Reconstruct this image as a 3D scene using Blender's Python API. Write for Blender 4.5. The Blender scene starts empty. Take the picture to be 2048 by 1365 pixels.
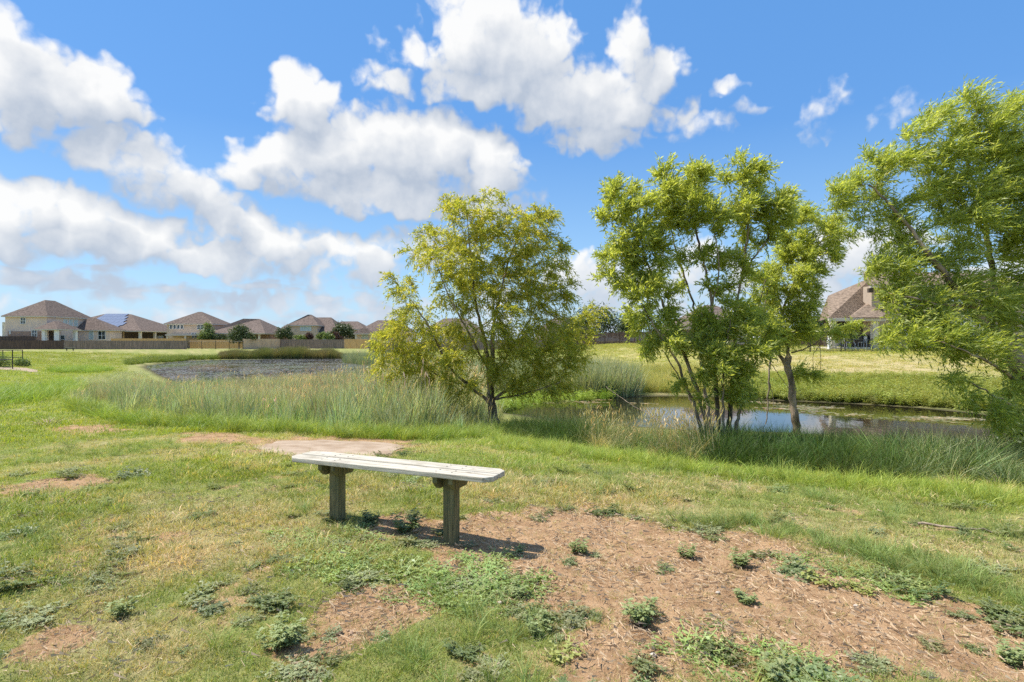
import bpy, math, random
import numpy as np

# ------------------------------------------------------------------ camera, sky, sun, exposure
F, CX, CY, CAMH = 1138.0, 1024.0, 682.5, 1.5        # focal length and centre in pixels of the 2048 px photograph; eye height
SUN_AZ, SUN_EL = math.radians(-80), math.radians(61)  # measured from straight ahead, clockwise positive
scene = bpy.context.scene
COL = scene.collection

cam = bpy.data.objects.new('camera', bpy.data.cameras.new('camera'))
COL.objects.link(cam)
cam.location = (0, 0, CAMH)
cam.rotation_euler = (math.pi / 2, 0, 0)
cam.data.sensor_width = 36
cam.data.lens = 36 * F / 2048
cam.data.clip_start = 0.05
cam.data.clip_end = 4000
scene.camera = cam

vs = scene.view_settings
vs.view_transform = 'Standard'
vs.look = 'None'
vs.exposure = 1.0
vs.gamma = 1
scene.cycles.use_denoising = False
scene.cycles.use_adaptive_sampling = True
scene.cycles.adaptive_threshold = 0.01
scene.cycles.max_bounces = 5
scene.cycles.diffuse_bounces = 2
scene.cycles.glossy_bounces = 2
scene.cycles.transmission_bounces = 3
scene.cycles.caustics_reflective = False
scene.cycles.caustics_refractive = False

SKY_STRENGTH = 0.10
world = bpy.data.worlds.new('World')
scene.world = world
world.use_nodes = True
world.cycles.sampling_method = 'MANUAL'
world.cycles.sample_map_resolution = 256


class NT:
    """small helper round a node tree"""
    def __init__(s, tree):
        s.t = tree
    def n(s, typ, ins=None, **kw):
        nd = s.t.nodes.new(typ)
        for k, v in kw.items():
            setattr(nd, k, v)
        for k, v in (ins or {}).items():
            sock = nd.inputs[k]
            if isinstance(v, bpy.types.NodeSocket):
                s.t.links.new(v, sock)
            else:
                sock.default_value = v
        return nd
    def math(s, op, a, b=0.0, c=0.0, clamp=False):
        nd = s.n('ShaderNodeMath', {0: a, 1: b, 2: c}, operation=op, use_clamp=clamp)
        return nd.outputs[0]
    def vmath(s, op, a, b=(0, 0, 0), c=(0, 0, 0), out=0):
        nd = s.n('ShaderNodeVectorMath', {0: a, 1: b}, operation=op)
        if op == 'MULTIPLY_ADD':
            if isinstance(c, bpy.types.NodeSocket):
                s.t.links.new(c, nd.inputs[2])
            else:
                nd.inputs[2].default_value = c
        return nd.outputs[out]
    def noise(s, vec, scale, detail=4, rough=0.5, out='Fac', dim='3D', dist=0.0):
        nd = s.n('ShaderNodeTexNoise', {'Vector': vec, 'Scale': scale, 'Detail': detail, 'Roughness': rough, 'Distortion': dist}, noise_dimensions=dim)
        return nd.outputs[out]
    def mapr(s, v, a, b, c=0.0, d=1.0, smooth=True):
        nd = s.n('ShaderNodeMapRange', {'Value': v, 'From Min': a, 'From Max': b, 'To Min': c, 'To Max': d}, interpolation_type='SMOOTHSTEP' if smooth else 'LINEAR')
        return nd.outputs[0]
    def mix(s, f, a, b, blend='MIX'):
        nd = s.n('ShaderNodeMix', data_type='RGBA', blend_type=blend, clamp_factor=True)
        for k, v in ((0, f), (6, a), (7, b)):
            if isinstance(v, bpy.types.NodeSocket):
                s.t.links.new(v, nd.inputs[k])
            else:
                nd.inputs[k].default_value = (*v, 1) if (k > 0 and len(v) == 3) else v
        return nd.outputs[2]
    def link(s, a, b):
        s.t.links.new(a, b)


def azel(px, py):
    return math.atan((px - CX) / F), math.atan((CY - py) / math.hypot(F, px - CX))


# cumulus lobes seen in the photograph: centre x, y, half width, half height, weight
LOBES = [
    (30, 150, 130, 150, 1.2), (120, 170, 130, 90, 1.2), (205, 195, 90, 70, 1.0), (10, 50, 75, 80, 1.0), (60, 215, 130, 45, 1.0), (250, 235, 80, 34, .8),
    (215, 300, 130, 55, .9), (300, 335, 130, 60, .9), (370, 370, 100, 60, .9), (90, 275, 70, 40, .6), (420, 400, 60, 40, .6),
    (600, 205, 88, 85, 1.3), (560, 315, 120, 60, 1.1), (660, 300, 130, 85, 1.2), (790, 300, 120, 95, 1.3), (890, 310, 100, 90, 1.3), (985, 340, 75, 95, 1.2), (760, 385, 260, 50, 1.1), (960, 405, 110, 40, 1.0), (500, 345, 70, 45, .9),
    (960, 70, 120, 110, 1.3), (1040, 110, 130, 95, 1.2), (850, 95, 95, 45, .6), (780, 160, 70, 45, .55), (960, 165, 150, 60, 1.1), (1130, 180, 140, 90, 1.2), (1220, 215, 130, 80, 1.2), (1265, 95, 55, 85, .9), (1330, 125, 60, 45, .7), (1290, 170, 80, 60, 1.0), (1200, 270, 120, 40, .9),
    (1400, 262, 62, 28, .55), (1462, 182, 42, 28, .5), (1500, 220, 38, 20, .45), (1360, 235, 45, 35, .6), (1775, 212, 36, 36, .4), (1640, 225, 40, 40, .18),
    (40, 420, 110, 85, 1.2), (180, 435, 100, 70, 1.2), (270, 470, 110, 65, 1.2), (130, 490, 220, 40, 1.1), (420, 395, 45, 45, 1.0), (440, 440, 85, 65, 1.2), (530, 480, 85, 65, 1.2), (450, 520, 170, 40, 1.1), (590, 520, 45, 40, .8),
    (690, 500, 105, 45, .8), (740, 540, 90, 50, .8), (640, 545, 80, 30, .6), (125, 558, 48, 28, .8), (250, 580, 70, 24, .5), (560, 600, 180, 28, .6), (420, 600, 90, 22, .6), (700, 615, 120, 24, .6), (60, 610, 120, 26, .5), (330, 625, 160, 18, .5),
    (1690, 510, 120, 70, .7), (1640, 590, 160, 40, .7), (1800, 470, 90, 50, .6), (1150, 560, 130, 60, .6), (1250, 590, 150, 36, .6), (1430, 560, 120, 70, .6), (1950, 560, 150, 60, .7), (880, 500, 120, 60, .6),
]


def lobe_group():
    """smooth body of the cumulus in view, in azimuth and elevation"""
    g = bpy.data.node_groups.new('cloud_lobes', 'ShaderNodeTree')
    g.interface.new_socket('Vector', in_out='INPUT', socket_type='NodeSocketVector')
    g.interface.new_socket('Value', in_out='OUTPUT', socket_type='NodeSocketFloat')
    T = NT(g)
    gi, go = T.n('NodeGroupInput'), T.n('NodeGroupOutput')
    cur = None
    for (x, y, rx, ry, wt) in LOBES:
        a, e = azel(x, y)
        a2, _ = azel(x + rx, y)
        _, e2 = azel(x, y - ry)
        ra, re = .93 * abs(a2 - a), .93 * abs(e2 - e)
        k = math.sqrt(wt * .85)
        q = T.vmath('MULTIPLY_ADD', gi.outputs[0], (k / ra, k / re, 0), (-a * k / ra, -e * k / re, 0))
        v = T.math('SUBTRACT', wt, T.vmath('DOT_PRODUCT', q, q, out=1))
        cur = v if cur is None else T.math('SMOOTH_MAX', cur, v, .14)
    T.link(cur, go.inputs[0])
    return g


def build_world():
    T = NT(world.node_tree)
    world.node_tree.nodes.clear()
    out = T.n('ShaderNodeOutputWorld')
    sky = T.n('ShaderNodeTexSky', sky_type='NISHITA', sun_disc=False)
    sky.sun_elevation = SUN_EL
    sky.sun_rotation = SUN_AZ
    sky.air_density = 1.0
    sky.dust_density = 0.0
    sky.ozone_density = 2.5
    skyc = T.n('ShaderNodeHueSaturation', {'Saturation': 1.08, 'Value': SKY_STRENGTH, 'Color': sky.outputs[0]}).outputs[0]
    # (haze whitens the lowest sky below)
    d = T.n('ShaderNodeTexCoord').outputs['Generated']
    s = T.n('ShaderNodeSeparateXYZ', {0: d})
    A = T.math('ARCTAN2', s.outputs[0], s.outputs[1])
    E = T.math('ARCSINE', s.outputs[2])
    p = T.n('ShaderNodeCombineXYZ', {0: A, 1: E, 2: 0.0}).outputs[0]
    low = T.mapr(E, .02, .16, .5, 0.0)                   # distance haze on low clouds

    # clear-air colour of the photograph: deep blue above, pale towards the horizon
    air = T.mix(T.mapr(E, .0, .34, 0, 1, False), (.20, .335, .465), (.058, .178, .415))
    skyc = T.mix(.72, skyc, air)
    skyc = T.mix(T.mapr(E, .0, .12, .6, .0), skyc, (.245, .335, .43))

    def colour(f, lit):
        cc = T.mix(lit, CLOUD_SHADE, CLOUD_LIT)
        cc = T.mix(low, cc, CLOUD_LOW)
        return T.mix(T.math('MULTIPLY', T.mapr(f, .0, .8), T.mapr(E, -.01, .05, .55, .97)), skyc, cc)

    # cumulus in view
    g = lobe_group()
    w = T.vmath('SUBTRACT', T.noise(p, 9.0, 2, .5, 'Color', '2D'), (.5, .5, .5))
    w2 = T.vmath('SUBTRACT', T.noise(p, 42.0, 1, .5, 'Color', '2D'), (.5, .5, .5))
    pw = T.vmath('MULTIPLY_ADD', w, (.085, .07, 0), p)
    pw = T.vmath('MULTIPLY_ADD', w2, (.016, .016, 0), pw)
    l0 = T.n('ShaderNodeGroup', {0: pw}, node_tree=g).outputs[0]
    l1 = T.n('ShaderNodeGroup', {0: T.vmath('ADD', pw, (-.022, .05, 0))}, node_tree=g).outputs[0]
    band = T.math('MULTIPLY_ADD', T.noise(T.vmath('MULTIPLY', p, (7, 30, 1)), 1.0, 3, .55, dim='2D'), 3.2, -1.35)
    band = T.math('MINIMUM', T.math('SUBTRACT', band, T.mapr(E, .07, .17, 0, 2.2)), .55)
    l0 = T.math('SMOOTH_MAX', l0, band, .2)
    n0 = T.noise(p, 15.0, 7, .6, dim='2D')
    n1 = T.noise(T.vmath('ADD', p, (-.010, .016, 0)), 15.0, 5, .6, dim='2D')
    puff = T.n('ShaderNodeTexVoronoi', {'Vector': T.vmath('MULTIPLY_ADD', w2, (.03, .03, 0), pw), 'Scale': 24.0}, voronoi_dimensions='2D').outputs[0]
    puff2 = T.n('ShaderNodeTexVoronoi', {'Vector': T.vmath('MULTIPLY_ADD', w2, (.02, .02, 0), p), 'Scale': 62.0}, voronoi_dimensions='2D').outputs[0]
    bil = T.math('MULTIPLY_ADD', puff2, -.22, T.math('MULTIPLY_ADD', puff, -.75, .50))
    f0 = T.math('MULTIPLY_ADD', T.math('SUBTRACT', n0, .5), 1.35, T.math('ADD', l0, bil))
    lit = T.math('MULTIPLY_ADD', T.math('SUBTRACT', n0, n1), .65, .29)
    lit = T.math('MULTIPLY_ADD', bil, .22, lit)
    lit = T.math('MULTIPLY_ADD', T.math('SUBTRACT', l0, l1), .62, lit, clamp=True)
    view = T.n('ShaderNodeBackground', {'Color': colour(f0, lit), 'Strength': 1.0})
    # the same fair-weather cumulus all round
    m0 = T.noise(T.vmath('MULTIPLY', p, (1, 1.7, 1)), 3.4, 5, .58, dim='2D')
    m1 = T.noise(T.vmath('MULTIPLY_ADD', p, (1, 1.7, 1), (-.03, .07, 0)), 3.4, 3, .58, dim='2D')
    fg = T.math('MULTIPLY_ADD', m0, 9.0, -4.9)
    around = T.n('ShaderNodeBackground', {'Color': colour(fg, T.math('MULTIPLY_ADD', T.math('SUBTRACT', m0, m1), 3.0, .5, clamp=True)), 'Strength': 1.0})
    fac = T.math('MAXIMUM', T.mapr(T.math('ABSOLUTE', A), .76, .92), T.mapr(E, .53, .66))
    mixs = T.n('ShaderNodeMixShader', {0: fac, 1: view.outputs[0], 2: around.outputs[0]})
    T.link(mixs.outputs[0], out.inputs[0])


CLOUD_SHADE, CLOUD_LIT, CLOUD_LOW = (.25, .285, .34), (.50, .50, .495), (.29, .35, .43)
build_world()

sun = bpy.data.objects.new('sun', bpy.data.lights.new('sun', 'SUN'))
COL.objects.link(sun)
sun.data.energy = 3.5
sun.data.angle = math.radians(0.6)
sun.data.color = (1.0, .95, .87)
to_sun = np.array([math.sin(SUN_AZ) * math.cos(SUN_EL), math.cos(SUN_AZ) * math.cos(SUN_EL), math.sin(SUN_EL)])
from mathutils import Vector
sun.rotation_euler = Vector(to_sun).to_track_quat('Z', 'Y').to_euler()
sun.location = tuple(to_sun * 40)

# ------------------------------------------------------------------ helpers
rng = np.random.default_rng(11)
random.seed(5)


def sstep(x, a, b):
    t = np.clip((np.asarray(x, float) - a) / (b - a), 0, 1)
    return t * t * (3 - 2 * t)


def vnoise(x, y, seed=0):
    x = np.asarray(x, float); y = np.asarray(y, float)
    xi = np.floor(x).astype(np.int64); yi = np.floor(y).astype(np.int64)
    fx = x - xi; fy = y - yi
    fx = fx * fx * (3 - 2 * fx); fy = fy * fy * (3 - 2 * fy)
    def h(i, j):
        n = (i * 374761393 + j * 668265263 + seed * 2246822519) & 0xffffffff
        n = ((n ^ (n >> 13)) * 1274126177) & 0xffffffff
        return ((n ^ (n >> 16)) & 0xffff) / 65535.0
    return (h(xi, yi) * (1 - fx) + h(xi + 1, yi) * fx) * (1 - fy) + (h(xi, yi + 1) * (1 - fx) + h(xi + 1, yi + 1) * fx) * fy


def fbm(x, y, octv=4, seed=0):
    a, s, t = .5, 0., 0.
    for k in range(octv):
        s = s + a * vnoise(np.asarray(x) * 2 ** k, np.asarray(y) * 2 ** k, seed + 17 * k); t += a; a *= .5
    return s / t


def seg_dist(P, poly):
    A = poly; B = np.roll(poly, -1, 0); out = np.full(len(P), 1e9)
    for a, b in zip(A, B):
        ab = b - a; t = np.clip(((P - a) @ ab) / max(ab @ ab, 1e-9), 0, 1)
        out = np.minimum(out, np.hypot(*(P - a - t[:, None] * ab).T))
    return out


def inside(P, poly):
    A = poly; B = np.roll(poly, -1, 0); c = np.zeros(len(P), bool)
    for a, b in zip(A, B):
        if a[1] == b[1]:
            continue
        m = (a[1] > P[:, 1]) != (b[1] > P[:, 1])
        c ^= m & (P[:, 0] < (b[0] - a[0]) * (P[:, 1] - a[1]) / (b[1] - a[1]) + a[0])
    return c


WL = -1.25                                            # water level below the lawn by the bench


def water_pt(px, py):
    d = F * (CAMH - WL) / (py - CY)
    return ((px - CX) / F * d, d)


POND = np.array([water_pt(*q) for q in [
    (2700, 960), (2300, 930), (2048, 905), (1850, 893), (1700, 884), (1560, 878), (1435, 874), (1300, 868), (1180, 860), (1060, 848), (990, 836),
    (900, 826), (760, 816), (600, 806), (450, 795), (340, 778), (285, 752), (262, 734), (330, 723.5), (430, 719.5), (560, 718), (690, 717.5), (800, 719), (900, 726),
    (980, 742), (1040, 765), (1100, 785), (1200, 791), (1330, 788), (1460, 790), (1560, 797), (1700, 803), (1850, 812), (1960, 822), (2100, 838), (2350, 855), (2700, 870)]])
SLAB_PX = [(512, 893), (560, 884), (640, 881), (720, 884), (790, 888), (806, 897), (778, 908), (735, 917), (640, 917), (560, 912), (520, 905)]


def height(x, y):
    x = np.atleast_1d(np.asarray(x, float)); y = np.atleast_1d(np.asarray(y, float))
    P = np.stack([x, y], 1)
    s = seg_dist(P, POND) * np.where(inside(P, POND), -1, 1)
    right = sstep(x / np.maximum(y, 1), -.02, .22)
    H = right * (.6 * sstep(y, 27, 45) + .3 * sstep(y, 45, 52)) + .35 * sstep(y, 60, 110) * right
    H = H - .25 * sstep(x, 3, 9) * sstep(y, 22, 8) * sstep(y, 2, 7)
    L = 11 + 8 * sstep(y, 24, 45)
    far = sstep(y, 20, 30)
    gn = .05 + .95 * sstep(np.clip(s / 12.5, 0, 1) ** 1.15, -.12, 1.0)
    gf = sstep(s / L, -.25, 1.0)
    g = gn + (gf - gn) * far
    e0 = .05 + .95 * sstep(0, -.12, 1.0)
    z = np.where(s > 0, WL + (H - WL) * g, WL - .0)
    edge = WL + (H - WL) * (e0 + (sstep(0, -.25, 1.0) - e0) * far)
    z = np.where(s <= 0, WL + (edge - WL) * np.clip(1 + s / 1.2, -2.5, 1), z)
    near = sstep(np.hypot(x, y), 60, 10)
    z = z + (.05 * (fbm(x * .5, y * .5, 3, 3) - .5) + .03 * (fbm(x * 3, y * 3, 3, 9) - .5)) * near
    return z


def hz(x, y):
    return float(height(x, y)[0])


def gp(px, py):
    """where the line of sight through a photograph pixel meets the terrain"""
    t = np.geomspace(1.2, 300, 900)
    dx, dz = (px - CX) / F, (CY - py) / F
    h = height(dx * t, t) - (CAMH + dz * t)
    i = int(np.argmax(h > 0)) if (h > 0).any() else len(t) - 1
    if i > 0:
        a, b = h[i - 1], h[i]
        tt = t[i - 1] + (t[i] - t[i - 1]) * (-a / (b - a + 1e-9)); tt = min(max(tt, t[i - 1]), t[i])
    else:
        tt = t[i]
    return np.array([dx * tt, tt, hz(dx * tt, tt)])


def P3(px, py, d):
    return np.array([(px - CX) / F * d, d, CAMH + (CY - py) / F * d])


def gpoly(pts):
    return np.array([gp(*q)[:2] for q in pts])


# -- objects and meshes
def prop(o, label=None, cat=None, group=None, kind=None):
    for k, v in (('label', label), ('category', cat), ('group', group), ('kind', kind)):
        if v:
            o[k] = v
    return o


def link(name, data, parent=None):
    o = bpy.data.objects.new(name, data)
    COL.objects.link(o)
    if parent is not None:
        o.parent = parent
    return o


def empty(name, loc, rz=0.0):
    o = link(name, None)
    o.location = loc
    o.rotation_euler = (0, 0, rz)
    o.empty_display_size = .2
    return o


def mesh_np(name, V, faces, mat=None, smooth=False, attrs=None):
    """faces: one (n,k) array or a list of such arrays"""
    if isinstance(faces, np.ndarray):
        faces = [faces]
    faces = [np.asarray(f, np.int32) for f in faces if len(f)]
    me = bpy.data.meshes.new(name)
    V = np.asarray(V, np.float32)
    me.vertices.add(len(V)); me.vertices.foreach_set('co', V.ravel())
    loops = np.concatenate([f.ravel() for f in faces])
    tot = np.concatenate([np.full(len(f), f.shape[1], np.int32) for f in faces])
    me.loops.add(len(loops)); me.loops.foreach_set('vertex_index', loops)
    me.polygons.add(len(tot))
    me.polygons.foreach_set('loop_start', np.concatenate([[0], np.cumsum(tot)[:-1]]).astype(np.int32))
    if smooth:
        me.polygons.foreach_set('use_smooth', np.ones(len(tot), bool))
    for k, a in (attrs or {}).items():
        a = np.asarray(a, np.float32)
        if a.ndim == 1:
            at = me.attributes.new(k, 'FLOAT', 'POINT'); at.data.foreach_set('value', a)
        elif a.shape[1] == 3:
            at = me.attributes.new(k, 'FLOAT_VECTOR', 'POINT'); at.data.foreach_set('vector', a.ravel())
        else:
            at = me.attributes.new(k, 'FLOAT_COLOR', 'POINT'); at.data.foreach_set('color', a.ravel())
    me.update(calc_edges=True)
    me.validate()
    if mat:
        me.materials.append(mat)
    return me


class Geo:
    """collects boxes, prisms and tubes that make ONE part"""
    def __init__(s):
        s.v = []; s.f = []
    def add(s, V, Fc):
        b = len(s.v); s.v += [tuple(map(float, q)) for q in V]; s.f += [tuple(b + i for i in f) for f in Fc]
        return s
    def box(s, x0, x1, y0, y1, z0, z1):
        V = [(x0, y0, z0), (x1, y0, z0), (x1, y1, z0), (x0, y1, z0), (x0, y0, z1), (x1, y0, z1), (x1, y1, z1), (x0, y1, z1)]
        return s.add(V, [(3, 2, 1, 0), (4, 5, 6, 7), (0, 1, 5, 4), (1, 2, 6, 5), (2, 3, 7, 6), (3, 0, 4, 7)])
    def prism(s, outline, axis, a, b):
        """outline in the two other axes (in order), extruded along axis from a to b"""
        n = len(outline)
        def mk(q, c):
            return {'x': (c, q[0], q[1]), 'y': (q[0], c, q[1]), 'z': (q[0], q[1], c)}[axis]
        V = [mk(q, a) for q in outline] + [mk(q, b) for q in outline]
        Fc = [tuple(range(n))[::-1], tuple(range(n, 2 * n))] + [(i, (i + 1) % n, n + (i + 1) % n, n + i) for i in range(n)]
        return s.add(V, Fc)
    def tube(s, pts, rad, k=6, cap=True):
        V, Q = tube(np.asarray(pts, float), np.broadcast_to(np.asarray(rad, float), (len(pts),)), k)
        s.add(V, [tuple(q) for q in Q])
        if cap:
            b = len(s.v) - len(V)
            s.f += [tuple(b + i for i in range(k))[::-1], tuple(b + len(V) - k + i for i in range(k))]
        return s
    def build(s, name, mat, parent=None, smooth=False, bevel=0.0):
        me = bpy.data.meshes.new(name)
        off = np.zeros(3)
        if parent is not None:
            q = parent
            while q is not None:
                off += np.array(q.location); q = q.parent
        me.from_pydata([tuple(np.array(v) - off) for v in s.v], [], s.f)
        me.update()
        me.materials.append(mat)
        if smooth:
            me.polygons.foreach_set('use_smooth', np.ones(len(me.polygons), bool))
        o = link(name, me, parent)
        if bevel:
            m = o.modifiers.new('edge', 'BEVEL'); m.width = bevel; m.segments = 2; m.limit_method = 'ANGLE'
        return o


def tube(pts, rad, k=6):
    n = len(pts)
    T = np.gradient(pts, axis=0)
    T /= np.maximum(np.linalg.norm(T, axis=1, keepdims=True), 1e-9)
    up = np.array([0, 0, 1.0]) if abs(T[0][2]) < .9 else np.array([0, 1.0, 0])
    U = np.cross(T, up); U /= np.maximum(np.linalg.norm(U, axis=1, keepdims=True), 1e-9)
    W = np.cross(T, U)
    a = np.arange(k) * 2 * np.pi / k
    V = pts[:, None] + rad[:, None, None] * (np.cos(a)[None, :, None] * U[:, None] + np.sin(a)[None, :, None] * W[:, None])
    i = np.arange(n - 1)[:, None] * k; j = np.arange(k)[None]
    Q = np.stack([i + j, i + (j + 1) % k, i + k + (j + 1) % k, i + k + j], -1).reshape(-1, 4)
    return V.reshape(-1, 3), Q


# ------------------------------------------------------------------ materials
def new_mat(name):
    m = bpy.data.materials.new(name); m.use_nodes = True
    m.node_tree.nodes.clear()
    T = NT(m.node_tree)
    out = T.n('ShaderNodeOutputMaterial')
    return m, T, out


def mat_simple(name, col, rough=.7, var=.15, scale=6.0, bump=0.0, bscale=40.0, spec=.3, stretch=(1, 1, 1), col2=None, metal=0.0, coords='Object'):
    m, T, out = new_mat(name)
    c = T.n('ShaderNodeTexCoord').outputs[coords]
    c = T.vmath('MULTIPLY', c, stretch)
    n = T.noise(c, scale, 6, .6)
    c2 = col2 or tuple(q * (1 - var * 1.6) for q in col)
    colr = T.mix(T.mapr(n, .3, .7), c2, tuple(min(1, q * (1 + var * .5)) for q in col) if not col2 else col)
    b = T.n('ShaderNodeBsdfPrincipled', {'Base Color': colr, 'Roughness': rough, 'Specular IOR Level': spec, 'Metallic': metal})
    if bump:
        nb = T.noise(c, bscale, 6, .65)
        T.link(T.n('ShaderNodeBump', {'Height': nb, 'Strength': 1.0, 'Distance': bump}).outputs[0], b.inputs['Normal'])
    T.link(b.outputs[0], out.inputs[0])
    return m


def mat_foliage(name, stops, trans=.35, attr='v', tint=False, gloss=.35, rough=.45):
    """leaf colour from a per-leaf value; with tint the colour of the clump comes from the point it grows on"""
    m, T, out = new_mat(name)
    v = T.n('ShaderNodeAttribute', attribute_name=attr).outputs['Fac']
    r = T.n('ShaderNodeValToRGB', {0: v})
    e = r.color_ramp.elements
    while len(e) < len(stops):
        e.new(.5)
    for el, (p, c) in zip(e, stops):
        el.position = p; el.color = (*c, 1)
    c = r.outputs[0]
    if tint:
        t = T.n('ShaderNodeAttribute', attribute_name='tint', attribute_type='INSTANCER').outputs['Color']
        c = T.mix(1.0, c, t, 'MULTIPLY')
    d = T.n('ShaderNodeBsdfPrincipled', {'Base Color': c, 'Roughness': rough, 'Specular IOR Level': gloss})
    tr = T.n('ShaderNodeBsdfTranslucent', {'Color': T.mix(1.0, c, (1.25, 1.15, .55), 'MULTIPLY')})
    T.link(T.n('ShaderNodeMixShader', {0: trans, 1: d.outputs[0], 2: tr.outputs[0]}).outputs[0], out.inputs[0])
    return m

# ------------------------------------------------------------------ terrain: bare and dry patches as the photograph shows them
BARE = [(gpoly(q), s) for q, s in [
    ([(925, 1075), (960, 1020), (1050, 1000), (1180, 1008), (1290, 1040), (1420, 1062), (1560, 1090), (1640, 1130), (1760, 1180), (1880, 1225), (2048, 1290), (2048, 1365), (1700, 1340), (1500, 1300), (1400, 1365), (1180, 1330), (1130, 1260), (1020, 1215), (950, 1180), (915, 1120)], .22),
    ([(1500, 1190), (1650, 1190), (1900, 1260), (1980, 1365), (1620, 1365), (1480, 1260)], .3),
    ([(1160, 1330), (1400, 1300), (1500, 1365), (1150, 1365)], .15),
    ([(-60, 985), (80, 968), (180, 952), (215, 960), (120, 990), (-60, 1018)], .3),
    ([(250, 1088), (330, 1074), (410, 1076), (400, 1092), (310, 1104)], .2),
    ([(640, 1220), (720, 1190), (850, 1200), (870, 1250), (740, 1300), (640, 1290)], .12),
    ([(110, 1262), (150, 1245), (190, 1250), (170, 1285), (115, 1292)], .1),
    ([(670, 1060), (760, 1040), (900, 1050), (930, 1090), (820, 1095), (700, 1075)], .15),
    ([(480, 892), (560, 878), (700, 872), (820, 880), (835, 895), (780, 910), (600, 920), (500, 910)], .4),
    ([(75, 846), (200, 852), (260, 862), (190, 866), (80, 856)], .3),
    ([(380, 868), (470, 862), (520, 885), (430, 892), (370, 880)], .4),
    ([(1790, 1049), (1900, 1056), (2048, 1079), (2048, 1084), (1880, 1064), (1800, 1053)], .15),
]]
DRY = [(gpoly(q), s) for q, s in [
    ([(930, 960), (1100, 980), (1350, 1010), (1700, 1060), (2048, 1110), (2048, 1150), (1600, 1090), (1200, 1030), (940, 1000)], .5),
    ([(150, 1230), (330, 1200), (420, 1260), (300, 1330), (150, 1310)], .25),
    ([(250, 1030), (600, 1010), (650, 1120), (400, 1150), (240, 1090)], .5),
    ([(1440, 712), (1900, 712), (2048, 716), (2048, 760), (1700, 750), (1440, 752)], 1.5),
    ([(1660, 716), (1700, 714), (1830, 716), (1840, 724), (1700, 726)], 1.0),
]]


def mask(polys, x, y, amp=.6, seed=0, hi=3.0):
    P = np.stack([x, y], 1); out = np.zeros(len(P))
    n = (fbm(x * hi, y * hi, 4, 31 + seed) - .5)
    for poly, soft in polys:
        lo, up = poly.min(0) - 2 * soft - .4, poly.max(0) + 2 * soft + .4
        m = ((P > lo) & (P < up)).all(1)
        if not m.any():
            continue
        s = seg_dist(P[m], poly) * np.where(inside(P[m], poly), 1, -1)
        out[m] = np.maximum(out[m], sstep(s + n[m] * amp * (1 + 2 * soft), -soft, soft))
    return out


def bare_at(x, y):
    b = mask(BARE, x, y, .75, 0, 2.2)
    spots = sstep(fbm(x * 1.9, y * 1.9, 4, 77), .60, .74) * sstep(np.hypot(x, y), 11, 7) * .45
    return np.maximum(b, spots)


def dry_at(x, y):
    return np.clip(mask(DRY, x, y, .8, 5, 1.2) * .6 + sstep(fbm(x * 1.3, y * 1.3, 4, 51), .5, .72) * .5, 0, 1)


def pond_sd(x, y):
    P = np.stack([x, y], 1)
    return seg_dist(P, POND) * np.where(inside(P, POND), -1, 1)


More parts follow.
